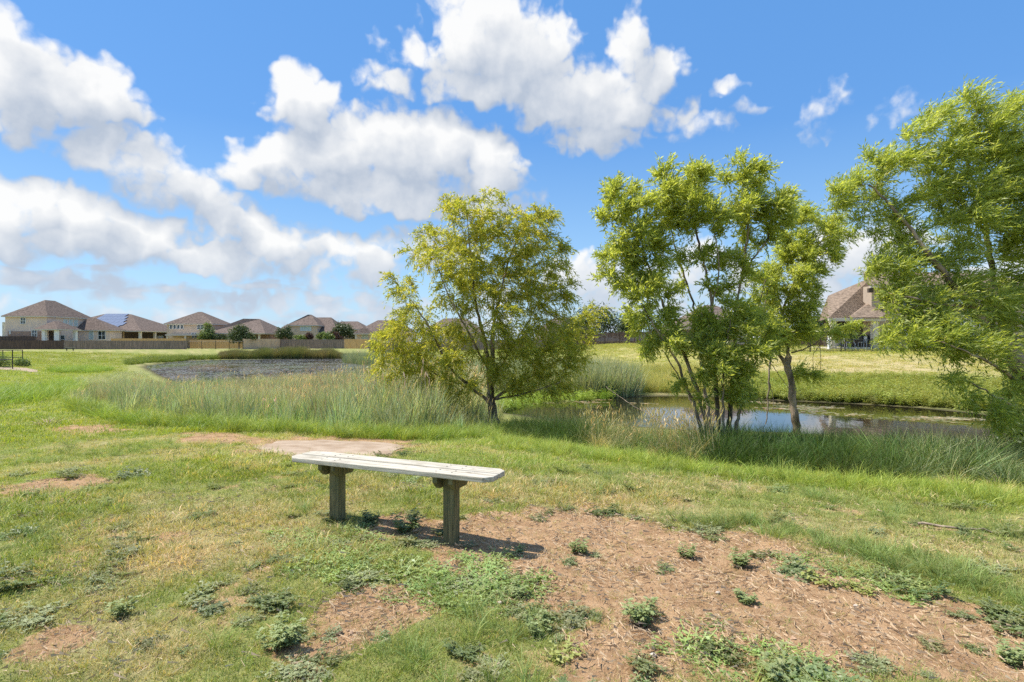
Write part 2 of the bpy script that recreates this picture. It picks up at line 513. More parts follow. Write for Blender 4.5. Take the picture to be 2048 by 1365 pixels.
def build_ground():
    th = np.concatenate([np.radians(np.linspace(-56, 56, 380)), np.radians(np.linspace(56, 304, 72))[1:-1]])
    r = np.concatenate([[.25], np.geomspace(.6, 70, 330), np.geomspace(70, 1500, 50)[1:]])
    R, TH = np.meshgrid(r, th, indexing='ij')
    x, y = (R * np.sin(TH)).ravel(), (R * np.cos(TH)).ravel()
    z = height(x, y)
    nt, nr = len(th), len(r)
    i = np.arange(nr - 1)[:, None] * nt; j = np.arange(nt)[None]; j2 = (j + 1) % nt
    Q = np.stack([i + j, i + nt + j, i + nt + j2, i + j2], -1).reshape(-1, 4)[:, ::-1]
    V = np.stack([x, y, z], 1)
    V = np.vstack([V, [[0, 0, hz(0, 0)]]])
    tri = np.stack([np.arange(nt), (np.arange(nt) + 1) % nt, np.full(nt, len(V) - 1)], 1)
    b = np.append(bare_at(x, y), 0); dr = np.append(dry_at(x, y), 0); wet = np.append(sstep(-pond_sd(x, y), .2, 1.4), 0)
    yel = np.append(sstep(x / np.maximum(y, 1), .0, .2) * sstep(y, 25, 32), 0)
    m, T, out = new_mat('lawn_ground')
    at = lambda k: T.n('ShaderNodeAttribute', attribute_name=k).outputs['Fac']
    pos = T.n('ShaderNodeTexCoord').outputs['Object']
    n1, n2, n3 = T.noise(pos, 5.0, 8, .65), T.noise(pos, 38.0, 6, .7), T.noise(pos, 1.1, 6, .6)
    soil = T.mix(T.mapr(n1, .3, .7), (.28, .165, .085), (.47, .30, .165))
    soil = T.mix(T.mapr(n2, .5, .75), soil, (.56, .40, .235))
    turf = T.mix(T.mapr(n1, .3, .72), (.15, .175, .045), (.26, .29, .085))
    turf = T.mix(T.mapr(n2, .45, .8, 0, .7), turf, (.44, .37, .18))
    turf = T.mix(T.mapr(n3, .42, .66, 0, .55), turf, (.37, .34, .12))
    turf = T.mix(T.math('MULTIPLY', at('yel'), T.mapr(n3, .3, .6, .25, .75)), turf, (.44, .38, .14))
    straw = T.mix(T.mapr(n2, .3, .7), (.38, .29, .16), (.60, .47, .28))
    col = T.mix(T.math('MULTIPLY', at('dry'), .75), turf, straw)
    col = T.mix(T.mapr(T.math('MULTIPLY_ADD', T.math('SUBTRACT', n1, .5), .9, at('bare')), .3, .6), col, soil)
    col = T.mix(at('wet'), col, (.055, .045, .03))
    bs = T.n('ShaderNodeBsdfPrincipled', {'Base Color': col, 'Roughness': .95, 'Specular IOR Level': .1})
    h = T.math('MULTIPLY_ADD', T.noise(pos, 60.0, 5, .7), .5, T.noise(pos, 14.0, 6, .65))
    T.link(T.n('ShaderNodeBump', {'Height': h, 'Strength': .9, 'Distance': .035}).outputs[0], bs.inputs['Normal'])
    T.link(bs.outputs[0], out.inputs[0])
    o = link('ground', mesh_np('ground', V, [Q, tri[:, ::-1]], m, True, {'bare': b, 'dry': dr, 'wet': wet, 'yel': yel}))
    prop(o, 'mown lawn and bare soil sloping down to the pond', 'ground', kind='structure')


build_ground()


def build_water():
    m, T, out = new_mat('pond_water')
    pos = T.n('ShaderNodeTexCoord').outputs['Object']
    sep = T.n('ShaderNodeSeparateXYZ', {0: pos})
    big = T.noise(pos, .22, 5, .6)
    fine = T.noise(T.vmath('MULTIPLY', pos, (1, .45, 1)), 5.0, 6, .62)
    # floating weed mats: thick on the wide basin, in flecks along the channel
    basin = T.mapr(sep.outputs[1], 30.0, 40.0)
    thr = T.math('MULTIPLY_ADD', basin, -.18, .69)
    f = T.math('MULTIPLY_ADD', T.math('SUBTRACT', big, .5), .35, fine)
    matm = T.mapr(T.math('SUBTRACT', f, thr), -.06, .12, 0, .85)
    scum = T.mix(T.mapr(T.noise(pos, 9.0, 5, .7), .35, .65), (.165, .150, .148), (.225, .207, .205))
    scum = T.mix(T.math('MULTIPLY', T.mapr(big, .52, .62), .8), scum, (.12, .145, .05))
    w = T.n('ShaderNodeBsdfPrincipled', {'Base Color': (.016, .013, .008, 1), 'Roughness': .025, 'IOR': 1.333, 'Specular IOR Level': .5})
    hgt = T.math('MULTIPLY_ADD', T.noise(T.vmath('MULTIPLY', pos, (1, .5, 1)), 5.0, 3, .5), 1.0, T.math('MULTIPLY', T.noise(pos, .9, 2, .5), 1.6))
    T.link(T.n('ShaderNodeBump', {'Height': hgt, 'Strength': .3, 'Distance': .006}).outputs[0], w.inputs['Normal'])
    s = T.n('ShaderNodeBsdfPrincipled', {'Base Color': scum, 'Roughness': .35, 'Specular IOR Level': .5})
    T.link(T.n('ShaderNodeBump', {'Height': fine, 'Strength': .2, 'Distance': .008}).outputs[0], s.inputs['Normal'])
    T.link(T.n('ShaderNodeMixShader', {0: matm, 1: w.outputs[0], 2: s.outputs[0]}).outputs[0], out.inputs[0])
    g = Geo()
    lo, hi = POND.min(0) - 4, POND.max(0) + 4
    g.add([(lo[0], lo[1], WL), (hi[0], lo[1], WL), (hi[0], hi[1], WL), (lo[0], hi[1], WL)], [(0, 1, 2, 3)])
    o = g.build('water', m)
    prop(o, 'still brown pond water with floating weed mats', 'water', kind='structure')


build_water()

M_CONC = mat_simple('weathered_concrete', (.44, .34, .245), .95, .3, 3.2, .008, 30, col2=(.30, .21, .135))


def sheet(name, pts, mat, lift, thick, label, cat):
    """paved slab that follows the ground"""
    P = np.array(pts); c = P.mean(0)
    rings = [c + (P - c) * k for k in (.25, .5, .75, 1.0)]
    top = [(*c, hz(*c) + lift)] + [(*q, hz(*q) + lift) for rg in rings for q in rg]
    n = len(P); f = [(0, 1 + i, 1 + (i + 1) % n) for i in range(n)]
    for k in range(3):
        a, b = 1 + k * n, 1 + (k + 1) * n
        f += [(a + i, b + i, b + (i + 1) % n, a + (i + 1) % n) for i in range(n)]
    base = len(top); a = 1 + 3 * n
    top += [(q[0], q[1], hz(*q) + lift - thick) for q in P]
    f += [(a + i, base + i, base + (i + 1) % n, a + (i + 1) % n) for i in range(n)]
    o = Geo().add(top, f).build(name, mat)
    return prop(o, label, cat, kind='structure')


sl = [gp(*q)[:2] for q in SLAB_PX]
rs = random.Random(3)
SLAB = []
for i in range(len(sl)):
    a, b = sl[i], sl[(i + 1) % len(sl)]
    for t in (0, .33, .66):
        q = a + (b - a) * t
        SLAB.append(q + np.array([rs.uniform(-.06, .06), rs.uniform(-.05, .05)]))
SLAB = np.array(SLAB)
sheet('pavement', SLAB, M_CONC, .010, .12, 'pale worn concrete pad with ragged edge behind the near bench', 'pavement')
WALK = gpoly([(-60, 733), (24, 736), (50, 737), (76, 742), (74, 746.5), (40, 743), (-60, 738)])
sheet('path', WALK, M_CONC, .04, .3, 'short pale concrete walk between the black railings', 'path')

# ------------------------------------------------------------------ grass, reeds and ground cover
def blades(n, h, w, spread, bend, segs, seed, lean=(0, 0), dryp=.2):
    """one tuft of curved tapering blades"""
    r = np.random.default_rng(seed)
    a = r.uniform(0, 2 * np.pi, n); rad = spread * np.sqrt(r.uniform(0, 1, n))
    b = np.stack([rad * np.cos(a + r.normal(0, .6, n)), rad * np.sin(a + r.normal(0, .6, n)), np.full(n, -.01)], 1)
    H = r.uniform(h[0], h[1], n); be = r.uniform(bend[0], bend[1], n)
    out = np.stack([np.cos(a) + lean[0], np.sin(a) + lean[1]], 1)
    side = np.stack([-np.sin(a + r.normal(0, .9, n)), np.cos(a + r.normal(0, .9, n)), np.zeros(n)], 1)
    t = np.linspace(0, 1, segs + 1)
    ctr = np.zeros((n, segs + 1, 3))
    ctr[..., :2] = b[:, None, :2] + out[:, None] * (be * H)[:, None, None] * (.25 * t + .75 * t ** 2)[None, :, None]
    ctr[..., 2] = b[:, None, 2] + H[:, None] * (t - .42 * (be ** 1.4)[:, None] * t ** 2.4)
    wd = w * r.uniform(.7, 1.3, n)[:, None] * np.maximum(1 - t ** 1.6, .06)[None]
    V = np.stack([ctr - side[:, None] * wd[..., None] / 2, ctr + side[:, None] * wd[..., None] / 2], 2)   # n, segs+1, 2, 3
    i = (np.arange(n) * (segs + 1) * 2)[:, None] + np.arange(segs)[None] * 2
    Q = np.stack([i, i + 1, i + 3, i + 2], -1).reshape(-1, 4)
    base = np.where(r.uniform(0, 1, n) < dryp, r.uniform(.7, 1.0, n), r.uniform(0, .55, n))
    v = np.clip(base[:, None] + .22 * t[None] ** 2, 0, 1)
    return V.reshape(-1, 3), Q, np.repeat(v.ravel(), 2)


def leafy(n_stem, h, leaf, per, spread, seed, lobes=1, flat=.5, up=.5):
    """broad-leaved plant: stems that carry pointed or lobed leaves"""
    r = np.random.default_rng(seed)
    V, Q, A = [], [], []
    def leafq(p, d, L, W, v):
        d = d / np.linalg.norm(d); s = np.cross(d, [0, 0, 1]); s = s / max(np.linalg.norm(s), 1e-6)
        s = s * math.cos(.5) + np.cross(s, d) * r.uniform(-.5, .5)
        nrm = np.cross(s, d)
        b = len(V)
        V.extend([p, p + d * L * .5 - s * W / 2 + nrm * W * .12, p + d * L - np.array([0, 0, L * .18]), p + d * L * .5 + s * W / 2 + nrm * W * .12])
        Q.append((b, b + 1, b + 2, b + 3)); A.extend([v] * 4)
    for k in range(n_stem):
        a = r.uniform(0, 2 * np.pi); q = spread * math.sqrt(r.uniform(0, 1))
        b0 = np.array([q * math.cos(a), q * math.sin(a), -.01]) * .35
        H = r.uniform(*h)
        tip = b0 + np.array([math.cos(a) * q, math.sin(a) * q, H])
        s = np.cross(tip - b0, [0, 0, 1.0]); s = s / max(np.linalg.norm(s), 1e-6) * .002
        b = len(V); V.extend([b0 - s, b0 + s, tip + s, tip - s]); Q.append((b, b + 1, b + 2, b + 3)); A.extend([.75] * 4)
        for j in range(per):
            t = .12 + .88 * (j + r.uniform(0, .8)) / per
            p = b0 + (tip - b0) * t
            aa = j * 2.4 + r.uniform(-.4, .4)
            d = np.array([math.cos(aa), math.sin(aa), r.uniform(-.1, 1) * up])
            L = leaf[0] * r.uniform(.6, 1.2) * (1 - .35 * t); v = np.clip(r.uniform(.1, .6) + .25 * t, 0, 1)
            leafq(p, d, L, leaf[1] * (L / leaf[0]), v)
            for m in range(1, lobes):
                sg = -1 if m % 2 else 1
                dd = d / np.linalg.norm(d)
                sd = np.cross(dd, [0, 0, 1.0]) * sg
                leafq(p + dd * L * (.22 + .2 * (m // 2)), dd * .7 + sd * .8, L * .55, leaf[1] * .6, v)
    return np.array(V), np.array(Q), np.array(A)


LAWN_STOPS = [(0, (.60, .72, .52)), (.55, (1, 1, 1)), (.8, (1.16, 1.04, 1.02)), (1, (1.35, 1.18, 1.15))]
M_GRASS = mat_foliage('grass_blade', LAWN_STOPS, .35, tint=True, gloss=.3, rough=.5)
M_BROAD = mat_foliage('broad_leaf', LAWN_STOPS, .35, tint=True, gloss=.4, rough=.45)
M_DEAD = mat_simple('dead_stalk', (.68, .52, .34), .9, .3, 9, col2=(.44, .31, .19))


def proto_set(name, makers, mat):
    c = bpy.data.collections.new(name)
    for k, (V, Q, A) in enumerate(makers):
        c.objects.link(bpy.data.objects.new(f'{name}_{k:02d}', mesh_np(f'{name}_{k:02d}', V, Q, mat, False, {'v': A})))
    return c


def gn_tree(coll):
    g = bpy.data.node_groups.new('scatter_' + coll.name, 'GeometryNodeTree')
    g.interface.new_socket('Geometry', in_out='INPUT', socket_type='NodeSocketGeometry')
    g.interface.new_socket('Geometry', in_out='OUTPUT', socket_type='NodeSocketGeometry')
    N = g.nodes.new
    gi, go, ip, ci = N('NodeGroupInput'), N('NodeGroupOutput'), N('GeometryNodeInstanceOnPoints'), N('GeometryNodeCollectionInfo')
    ci.inputs['Collection'].default_value = coll
    ci.inputs['Separate Children'].default_value = True
    ci.inputs['Reset Children'].default_value = True
    ip.inputs['Pick Instance'].default_value = True
    def named(n, t):
        a = N('GeometryNodeInputNamedAttribute'); a.data_type = t; a.inputs['Name'].default_value = n
        return a.outputs['Attribute']
    e = N('FunctionNodeEulerToRotation')
    L = g.links.new
    L(gi.outputs[0], ip.inputs['Points']); L(ci.outputs[0], ip.inputs['Instance'])
    L(named('pid', 'INT'), ip.inputs['Instance Index'])
    L(named('rot', 'FLOAT_VECTOR'), e.inputs[0]); L(e.outputs[0], ip.inputs['Rotation'])
    L(named('scl', 'FLOAT_VECTOR'), ip.inputs['Scale'])
    L(ip.outputs[0], go.inputs[0])
    return g


TREES = {}


def scatter(name, x, y, coll, scl, tint, label, cat, zoff=0.0, level=None, tilt=.12, lean=None, yaw=None, zscl=None):
    n = len(x)
    me = bpy.data.meshes.new(name)
    me.vertices.add(n)
    z = height(x, y) + zoff if level is None else np.full(n, level)
    me.vertices.foreach_set('co', np.stack([x, y, z], 1).astype(np.float32).ravel())
    scl = np.broadcast_to(scl, (n,)); zs = scl if zscl is None else scl * zscl
    rot = np.stack([rng.normal(0, tilt, n), rng.normal(0, tilt, n), rng.uniform(0, 2 * np.pi, n) if yaw is None else yaw], 1)
    if lean is not None:
        rot[:, 1] += lean
    for k, d in (('rot', rot), ('scl', np.stack([scl, scl, zs], 1))):
        a = me.attributes.new(k, 'FLOAT_VECTOR', 'POINT'); a.data.foreach_set('vector', d.astype(np.float32).ravel())
    a = me.attributes.new('pid', 'INT', 'POINT'); a.data.foreach_set('value', rng.integers(0, len(coll.objects), n).astype(np.int32))
    a = me.attributes.new('tint', 'FLOAT_COLOR', 'POINT')
    a.data.foreach_set('color', np.concatenate([np.clip(tint * np.array([1.52, 1.46, 1.38]), 0, .85), np.ones((n, 1))], 1).astype(np.float32).ravel())
    o = link(name, me)
    if coll.name not in TREES:
        TREES[coll.name] = gn_tree(coll)
    m = o.modifiers.new('scatter', 'NODES'); m.node_group = TREES[coll.name]
    return prop(o, label, cat, kind='stuff')


def lerp(a, b, t):
    a, b = np.asarray(a, float), np.asarray(b, float)
    return a + (b - a) * np.asarray(t)[:, None]


def jitter(c, s=.12):
    n = len(c)
    return c * (1 + rng.normal(0, s, (n, 1))) * (1 + rng.normal(0, s * .35, (n, 3)))


C_LAWN = proto_set('lawn_tuft', [blades(30, (.018, .052), .0038, .080, (.5, 1.4), 2, 100 + k, dryp=.28) for k in range(6)], M_GRASS)
C_TALL = proto_set('tall_tuft', [blades(46, (.16, .42), .0062, .10, (.5, 1.25), 4, 200 + k, dryp=.15) for k in range(6)], M_GRASS)
C_BANK = proto_set('bank_tuft', [blades(38, (.30, .98), .0125, .20, (.2, .95), 5, 300 + k, lean=(.45, -.1), dryp=.14) for k in range(7)], M_GRASS)
C_REED = proto_set('reed_tuft', [blades(24, (.5, 1.3), .022, .24, (.08, .5), 5, 400 + k, lean=(.35, 0), dryp=.30) for k in range(7)], M_GRASS)
def plumes(n, h, spread, seed):
    """stems that carry a feathery seed head"""
    r = np.random.default_rng(seed); V, Q, A = [], [], []
    for k in range(n):
        b = np.array([*(r.normal(0, spread, 2)), -.02]); H = r.uniform(*h); l = np.array([r.normal(.12, .1), r.normal(0, .08), 1.0])
        t = b + l * H
        for wv in ((.0035, 0, 0), (0, .0035, 0)):
            wv = np.array(wv); i = len(V); V += [b - wv, b + wv, t + wv * .6, t - wv * .6]; Q.append((i, i + 1, i + 2, i + 3)); A += [.7] * 4
        hl = r.uniform(.10, .20); nod = np.array([r.uniform(.02, .09), r.normal(0, .03), hl])
        for wv in ((.013, 0, 0), (0, .013, 0), (.009, .009, .01)):
            wv = np.array(wv); i = len(V); V += [t - l * .03, t + nod * .45 - wv, t + nod, t + nod * .45 + wv]; Q.append((i, i + 1, i + 2, i + 3)); A += [.95] * 4
    return np.array(V), np.array(Q), np.array(A)


def pads(seed):
    r = np.random.default_rng(seed); V, Q = [], []
    for k in range(16):
        c = np.array([r.normal(0, .32), r.normal(0, .12), r.uniform(.002, .012)]); a = r.uniform(0, 6.28); s = r.uniform(.03, .085)
        i = len(V)
        V += [c + s * np.array([math.cos(a + j * math.tau / 6) * r.uniform(.7, 1.2), math.sin(a + j * math.tau / 6) * r.uniform(.6, 1.0), r.uniform(0, .08)]) for j in range(6)]
        Q.append([i + j for j in range(6)])
    return np.array(V), np.array(Q), np.repeat(r.uniform(.3, 1, 16), 6)


C_PLUME = proto_set('plume_tuft', [plumes(7, (.75, 1.2), .16, 700 + k) for k in range(5)], M_GRASS)
C_PAD = proto_set('pad_raft', [pads(720 + k) for k in range(5)], M_BROAD)
C_FAR = proto_set('turf_patch', [blades(60, (.04, .11), .014, .45, (.4, 1.2), 2, 500 + k, dryp=.3) for k in range(5)], M_GRASS)
C_HERB = proto_set('leafy_clump', [leafy(12, (.18, .45), (.11, .034), 9, .22, 600 + k) for k in range(5)], M_BROAD)
C_CLOVER = proto_set('creeper_clump', [leafy(16, (.012, .04), (.035, .017), 5, .12, 650 + k, up=.3) for k in range(5)], M_BROAD)


def polar(n, r0, r1, k, a=58):
    """points in front of the camera; k sets how fast they thin out with distance"""
    n = int(n * 1.23)
    th = np.radians(rng.uniform(-a, a, n))
    u = rng.uniform(0, 1, n)
    e = 2 - k
    r = (r0 ** e + u * (r1 ** e - r0 ** e)) ** (1 / e)
    return r * np.sin(th), r * np.cos(th)


def keep(m, *arr):
    return [q[m] for q in arr]


def on_hard(x, y):
    P = np.stack([x, y], 1)
    c = SLAB.mean(0)
    return inside(P, c + (SLAB - c) * .95) | inside(P, WALK)


GREEN, STRAW, FRESH, PALE = (.200, .250, .066), (.47, .39, .235), (.240, .308, .050), (.30, .33, .13)


def lawn():
    x, y = polar(72000, 1.5, 15, 1.3)
    b, d = bare_at(x, y), dry_at(x, y)
    sd = pond_sd(x, y)
    m = (rng.uniform(0, 1, len(x)) > b * .84 + .03) & (sd > 1.5) & ~on_hard(x, y)
    x, y, b, d = keep(m, x, y, b, d)
    r = np.hypot(x, y)
    patch = fbm(x * .7, y * .7, 3, 91)
    fresh = sstep(r, 6.0, 8.5)
    c = lerp(GREEN, FRESH, np.clip(fresh * .9 + (patch - .5), 0, 1))
    c = c * (1 - np.clip(d * .8, 0, 1)[:, None]) + np.array(STRAW) * np.clip(d * .8, 0, 1)[:, None]
    dead = rng.uniform(0, 1, len(x)) < .12 + .35 * d + .3 * b
    c[dead] = lerp(c[dead], STRAW, np.full(dead.sum(), .8))
    s = rng.uniform(.65, 1.25, len(x)) * (.75 + .07 * np.minimum(r, 9)) * (1 - .35 * b) * (.8 + .6 * sstep(patch, .4, .7))
    scatter('lawn_grass', x, y, C_LAWN, s, jitter(c), 'short patchy lawn grass, green mixed with straw', 'grass', tilt=.2)
    # coarser tufts standing out of the lawn
    x, y = polar(2600, 1.6, 11, 1.0)
    t = fbm(x * 1.1, y * 1.1, 3, 121)
    b, sd = bare_at(x, y), pond_sd(x, y)
    m = (rng.uniform(0, 1, len(x)) < sstep(t, .50, .68)) & (b < .35) & (sd > 1.5) & ~on_hard(x, y)
    x, y = keep(m, x, y)
    band = gpoly([(1290, 1045), (1480, 1060), (1640, 1100), (1800, 1150), (1960, 1190), (2060, 1230), (2060, 1190), (1900, 1130), (1700, 1075), (1500, 1040)])
    q = rng.uniform(band.min(0), band.max(0), (900, 2)); q = q[inside(q, band)]
    x, y = np.append(x, q[:, 0]), np.append(y, q[:, 1])
    c = lerp((.16, .235, .085), (.24, .29, .10), rng.uniform(0, 1, len(x)))
    scatter('tuft_grass', x, y, C_TALL, rng.uniform(.22, .5, len(x)), jitter(c), 'coarse darker green grass tufts standing out of the lawn', 'grass', tilt=.25)
    # turf farther off
    x, y = polar(36000, 11, 100, 1.35)
    sd, d, b = pond_sd(x, y), dry_at(x, y), bare_at(x, y)
    m = (sd > .8) & ~on_hard(x, y) & (rng.uniform(0, 1, len(x)) > b)
    x, y, d = keep(m, x, y, d)
    r = np.hypot(x, y)
    yel = sstep(x / np.maximum(y, 1), .0, .2) * sstep(y, 26, 33)
    c = lerp(FRESH, (.36, .325, .13), np.clip(yel * .42 + d * .3 + .5 * (fbm(x * .25, y * .25, 3, 7) - .5), 0, 1))
    c = c * (1 - .16 * sstep(r, 45, 90)[:, None])
    scatter('distant_turf', x, y, C_FAR, rng.uniform(.7, 1.2, len(x)) * (.55 + .014 * r), jitter(c, .09), 'mown yellow-green turf round the pond', 'grass', tilt=.1)


lawn()


def litter():
    # dead stalks lying on the bare soil
    st = []
    for k in range(5):
        g = np.random.default_rng(40 + k); V, Q = [], []
        for j in range(14):
            a = g.uniform(0, np.pi); L = g.uniform(.015, .06); c = g.uniform(-.12, .12, 2); z = g.uniform(.003, .018); w = .0007
            dx, dy = math.cos(a) * L / 2, math.sin(a) * L / 2; b = len(V)
            V += [(c[0] - dx + dy * 0 - math.sin(a) * w, c[1] - dy + math.cos(a) * w, z), (c[0] - dx + math.sin(a) * w, c[1] - dy - math.cos(a) * w, z), (c[0] + dx + math.sin(a) * w, c[1] + dy - math.cos(a) * w, z + g.uniform(-.003, .02)), (c[0] + dx - math.sin(a) * w, c[1] + dy + math.cos(a) * w, z + .006)]
            Q.append((b, b + 1, b + 2, b + 3))
        st.append((np.array(V), np.array(Q), np.zeros(len(V))))
    C = proto_set('stalk_litter', st, M_DEAD)
    x, y = polar(6500, 1.5, 9.5, 1.2)
    w = np.maximum(bare_at(x, y) * .75, dry_at(x, y) * .55)
    m = (rng.uniform(0, 1, len(x)) < w) & ~on_hard(x, y)
    x, y = keep(m, x, y)
    scatter('straw_litter', x, y, C, rng.uniform(.6, 1.3, len(x)), np.ones((len(x), 3)), 'dead straw stalks strewn over the bare soil', 'straw', tilt=.05)
    # clods and pebbles
    cl = []
    for k in range(6):
        g = np.random.default_rng(70 + k)
        V = np.array([(1, 0, 0), (.3, .9, 0), (-.8, .6, 0), (-.8, -.6, 0), (.3, -.9, 0), (.5, .2, .6), (-.3, .4, .7), (-.2, -.5, .55)]) * g.uniform(.6, 1.3, (8, 3)) * .012
        cl.append((V, np.array([(0, 1, 5), (1, 6, 5), (1, 2, 6), (2, 3, 6), (3, 7, 6), (3, 4, 7), (4, 0, 7), (0, 5, 7), (5, 6, 7)]), np.zeros(8)))
    C2 = proto_set('soil_clod', cl, mat_simple('soil_clod', (.50, .33, .21), .95, .3, 30))
    x, y = polar(16000, 1.5, 8, 1.3)
    m = rng.uniform(0, 1, len(x)) < sstep(bare_at(x, y), .3, .9) * .8
    x, y = keep(m, x, y)
    s = np.clip(rng.lognormal(-1.1, .5, len(x)), .12, 1.6)
    scatter('soil_clods', x, y, C2, s, np.ones((len(x), 3)), 'loose crumbs and small clods on the bare soil', 'soil', tilt=.4)
    # creeping green patches
    x, y = polar(5200, 1.5, 7, 1.0)
    P = [(gpoly(q), .12) for q in ([(1330, 1270), (1480, 1240), (1560, 1290), (1700, 1365), (1420, 1365), (1380, 1320)], [(800, 1190), (1000, 1110), (1100, 1160), (930, 1230)], [(560, 1060), (720, 1060), (840, 1130), (700, 1180), (560, 1150)], [(1560, 1130), (1760, 1130), (1800, 1180), (1640, 1190)], [(0, 880), (250, 870), (420, 900), (200, 930), (0, 950)])]
    w = mask(P, x, y, .5, 13, 3.0)
    m = rng.uniform(0, 1, len(x)) < w * .8
    x, y = keep(m, x, y)
    c = lerp((.17, .25, .085), (.235, .31, .12), rng.uniform(0, 1, len(x)))
    scatter('creeping_weeds', x, y, C_CLOVER, rng.uniform(.6, 1.3, len(x)), jitter(c), 'low creeping green weeds in patches round the bare soil', 'weeds', tilt=.1)

    C3 = proto_set('silver_rosette', [leafy(9 + 3 * k, (.02, .07), (.055, .016), 8, .11, 860 + k, lobes=5, up=.4) for k in range(4)], M_BROAD)
    x, y = polar(1500, 1.6, 8.5, .9)
    b = bare_at(x, y)
    m = (rng.uniform(0, 1, len(x)) < .10 + .42 * sstep(b, .05, .3) * sstep(b, 1.0, .55)) & ~on_hard(x, y)
    x, y = keep(m, x, y)
    c = lerp((.13, .17, .075), (.20, .235, .125), rng.uniform(0, 1, len(x)))
    scatter('small_weeds', x, y, C3, np.clip(rng.lognormal(-.45, .4, len(x)), .3, 1.3), jitter(c), 'scattered small grey-green weed sprigs at the edges of the bare soil', 'weeds', tilt=.15)


litter()


def fill(polypx, n, pts=None):
    poly = gpoly(polypx) if pts is None else pts
    q = rng.uniform(poly.min(0), poly.max(0), (n, 2))
    q = q[inside(q, poly)]
    return q[:, 0], q[:, 1]


def reeds():
    # pale reeds and long grass on the near shore of the basin
    poly = [(135, 800), (170, 822), (260, 838), (400, 848), (540, 858), (640, 868), (740, 868), (840, 872), (920, 872), (985, 868), (1000, 830), (960, 806), (860, 786), (760, 776), (640, 772), (560, 773), (480, 774), (420, 779), (300, 779), (200, 772)]
    P = gpoly(poly)
    x, y = fill(None, 15000, P)
    sd = pond_sd(x, y)
    e = seg_dist(np.stack([x, y], 1), P)
    n = fbm(x * .35, y * .35, 3, 63)
    px = CX + x / y * F
    h = .55 + .55 * sstep(sd, 6, -4) + .3 * (n - .5) + .35 * sstep(px, 560, 850)
    h = h * (.55 + .45 * sstep(e, 0, 1.2)) * rng.uniform(.72, 1.3, len(x))
    h = h * (1 - .3 * sstep(px, 780, 640) * sstep(y, 14, 20))
    m = (rng.uniform(0, 1, len(x)) < np.clip(.55 + 1.8 * (n - .45), .12, 1))
    x, y, h, n, px = keep(m, x, y, h, n, px)
    c = lerp((.20, .265, .15), (.345, .385, .245), np.clip(.5 + 1.8 * (n - .5) + rng.normal(0, .2, len(x)), 0, 1))
    c = lerp(c, (.42, .37, .27), np.where((px > 450) & (y > 16) & (rng.uniform(0, 1, len(x)) < .4), .6, 0))
    scatter('reeds', x, y, C_REED, np.maximum(h, .3), jitter(c, .24), 'pale reeds and long seeding grass on the near shore of the pond basin', 'reeds', tilt=.1, lean=.06)
    k = rng.choice(len(x), 520, replace=False)
    cp = lerp((.32, .315, .24), (.46, .45, .36), rng.uniform(0, 1, 520))
    scatter('seed_plumes', x[k] + rng.normal(0, .2, 520), y[k] + rng.normal(0, .2, 520), C_PLUME, np.maximum(h[k] * 1.12, .4), jitter(cp), 'pale seed plumes standing above the near-shore reeds', 'reeds', tilt=.12, lean=.05)
    # green skirt in front of them
    x, y = fill([(130, 806), (250, 836), (400, 846), (560, 856), (700, 866), (860, 868), (985, 862), (1000, 880), (860, 884), (760, 880), (640, 874), (540, 868), (380, 862), (240, 850), (150, 826)], 3600)
    c = lerp((.16, .24, .04), (.26, .32, .07), rng.uniform(0, 1, len(x)))
    scatter('skirt_grass', x, y, C_TALL, rng.uniform(.5, 1.1, len(x)), jitter(c), 'fresh green grass along the foot of the pale reeds', 'grass', tilt=.2)
    # cattails behind the round willow
    x, y = fill([(1000, 790), (1060, 797), (1150, 797), (1255, 795), (1280, 784), (1240, 772), (1120, 765), (1010, 760), (930, 756), (900, 772), (950, 786)], 5200)
    c = lerp((.19, .245, .15), (.33, .36, .23), rng.uniform(0, 1, len(x)))
    scatter('cattails', x, y, C_REED, rng.uniform(1.15, 1.6, len(x)), jitter(c), 'tall blue-green cattails in the water behind the round willow', 'cattails', tilt=.07, lean=.05)
    x, y = fill([(690, 719), (760, 722), (860, 730), (930, 745), (960, 757), (900, 768), (830, 752), (760, 740), (690, 732)], 2600)
    c = lerp((.15, .20, .12), (.24, .28, .18), rng.uniform(0, 1, len(x)))
    scatter('cattails', x, y, C_REED, rng.uniform(1.2, 1.7, len(x)), jitter(c), 'dark blue-green cattails across the far end of the reed bed', 'cattails', tilt=.07)
    # yellow grass bank right of them
    x, y = fill([(1240, 784), (1330, 786), (1470, 788), (1480, 752), (1400, 740), (1270, 742), (1230, 765)], 3400)
    c = lerp((.25, .30, .09), (.42, .38, .16), rng.uniform(0, 1, len(x)))
    scatter('bank_grass', x, y, C_BANK, rng.uniform(.55, .95, len(x)), jitter(c), 'yellowing long grass on the far bank behind the many-stemmed willow', 'grass', tilt=.12)
    # brown reeds on the far shore
    x, y = fill([(435, 719), (560, 718), (700, 717.6), (705, 713), (560, 711.5), (440, 712)], 9000)
    px = CX + x / y * F
    brown = fbm(px * .03, y * .05, 3, 8)
    c = lerp((.12, .145, .06), (.20, .155, .105), np.clip(2.2 * (brown - .35), 0, 1))
    hb = (.55 + 1.0 * fbm(px * .045, px * 0 + 3, 3, 5)) * (.45 + .55 * sstep(px, 435, 480) * sstep(px, 705, 640))
    scatter('brown_reeds', x, y, C_REED, rng.uniform(.85, 1.25, len(x)) * hb, jitter(c), 'brown-tinged reeds along the far shore below the wooden fences', 'reeds', tilt=.08)
    x, y = fill([(255, 731), (300, 726), (380, 720), (440, 719), (440, 714.5), (360, 716), (290, 720), (250, 726)], 2600)
    c = lerp((.10, .15, .03), (.19, .24, .06), rng.uniform(0, 1, len(x)))
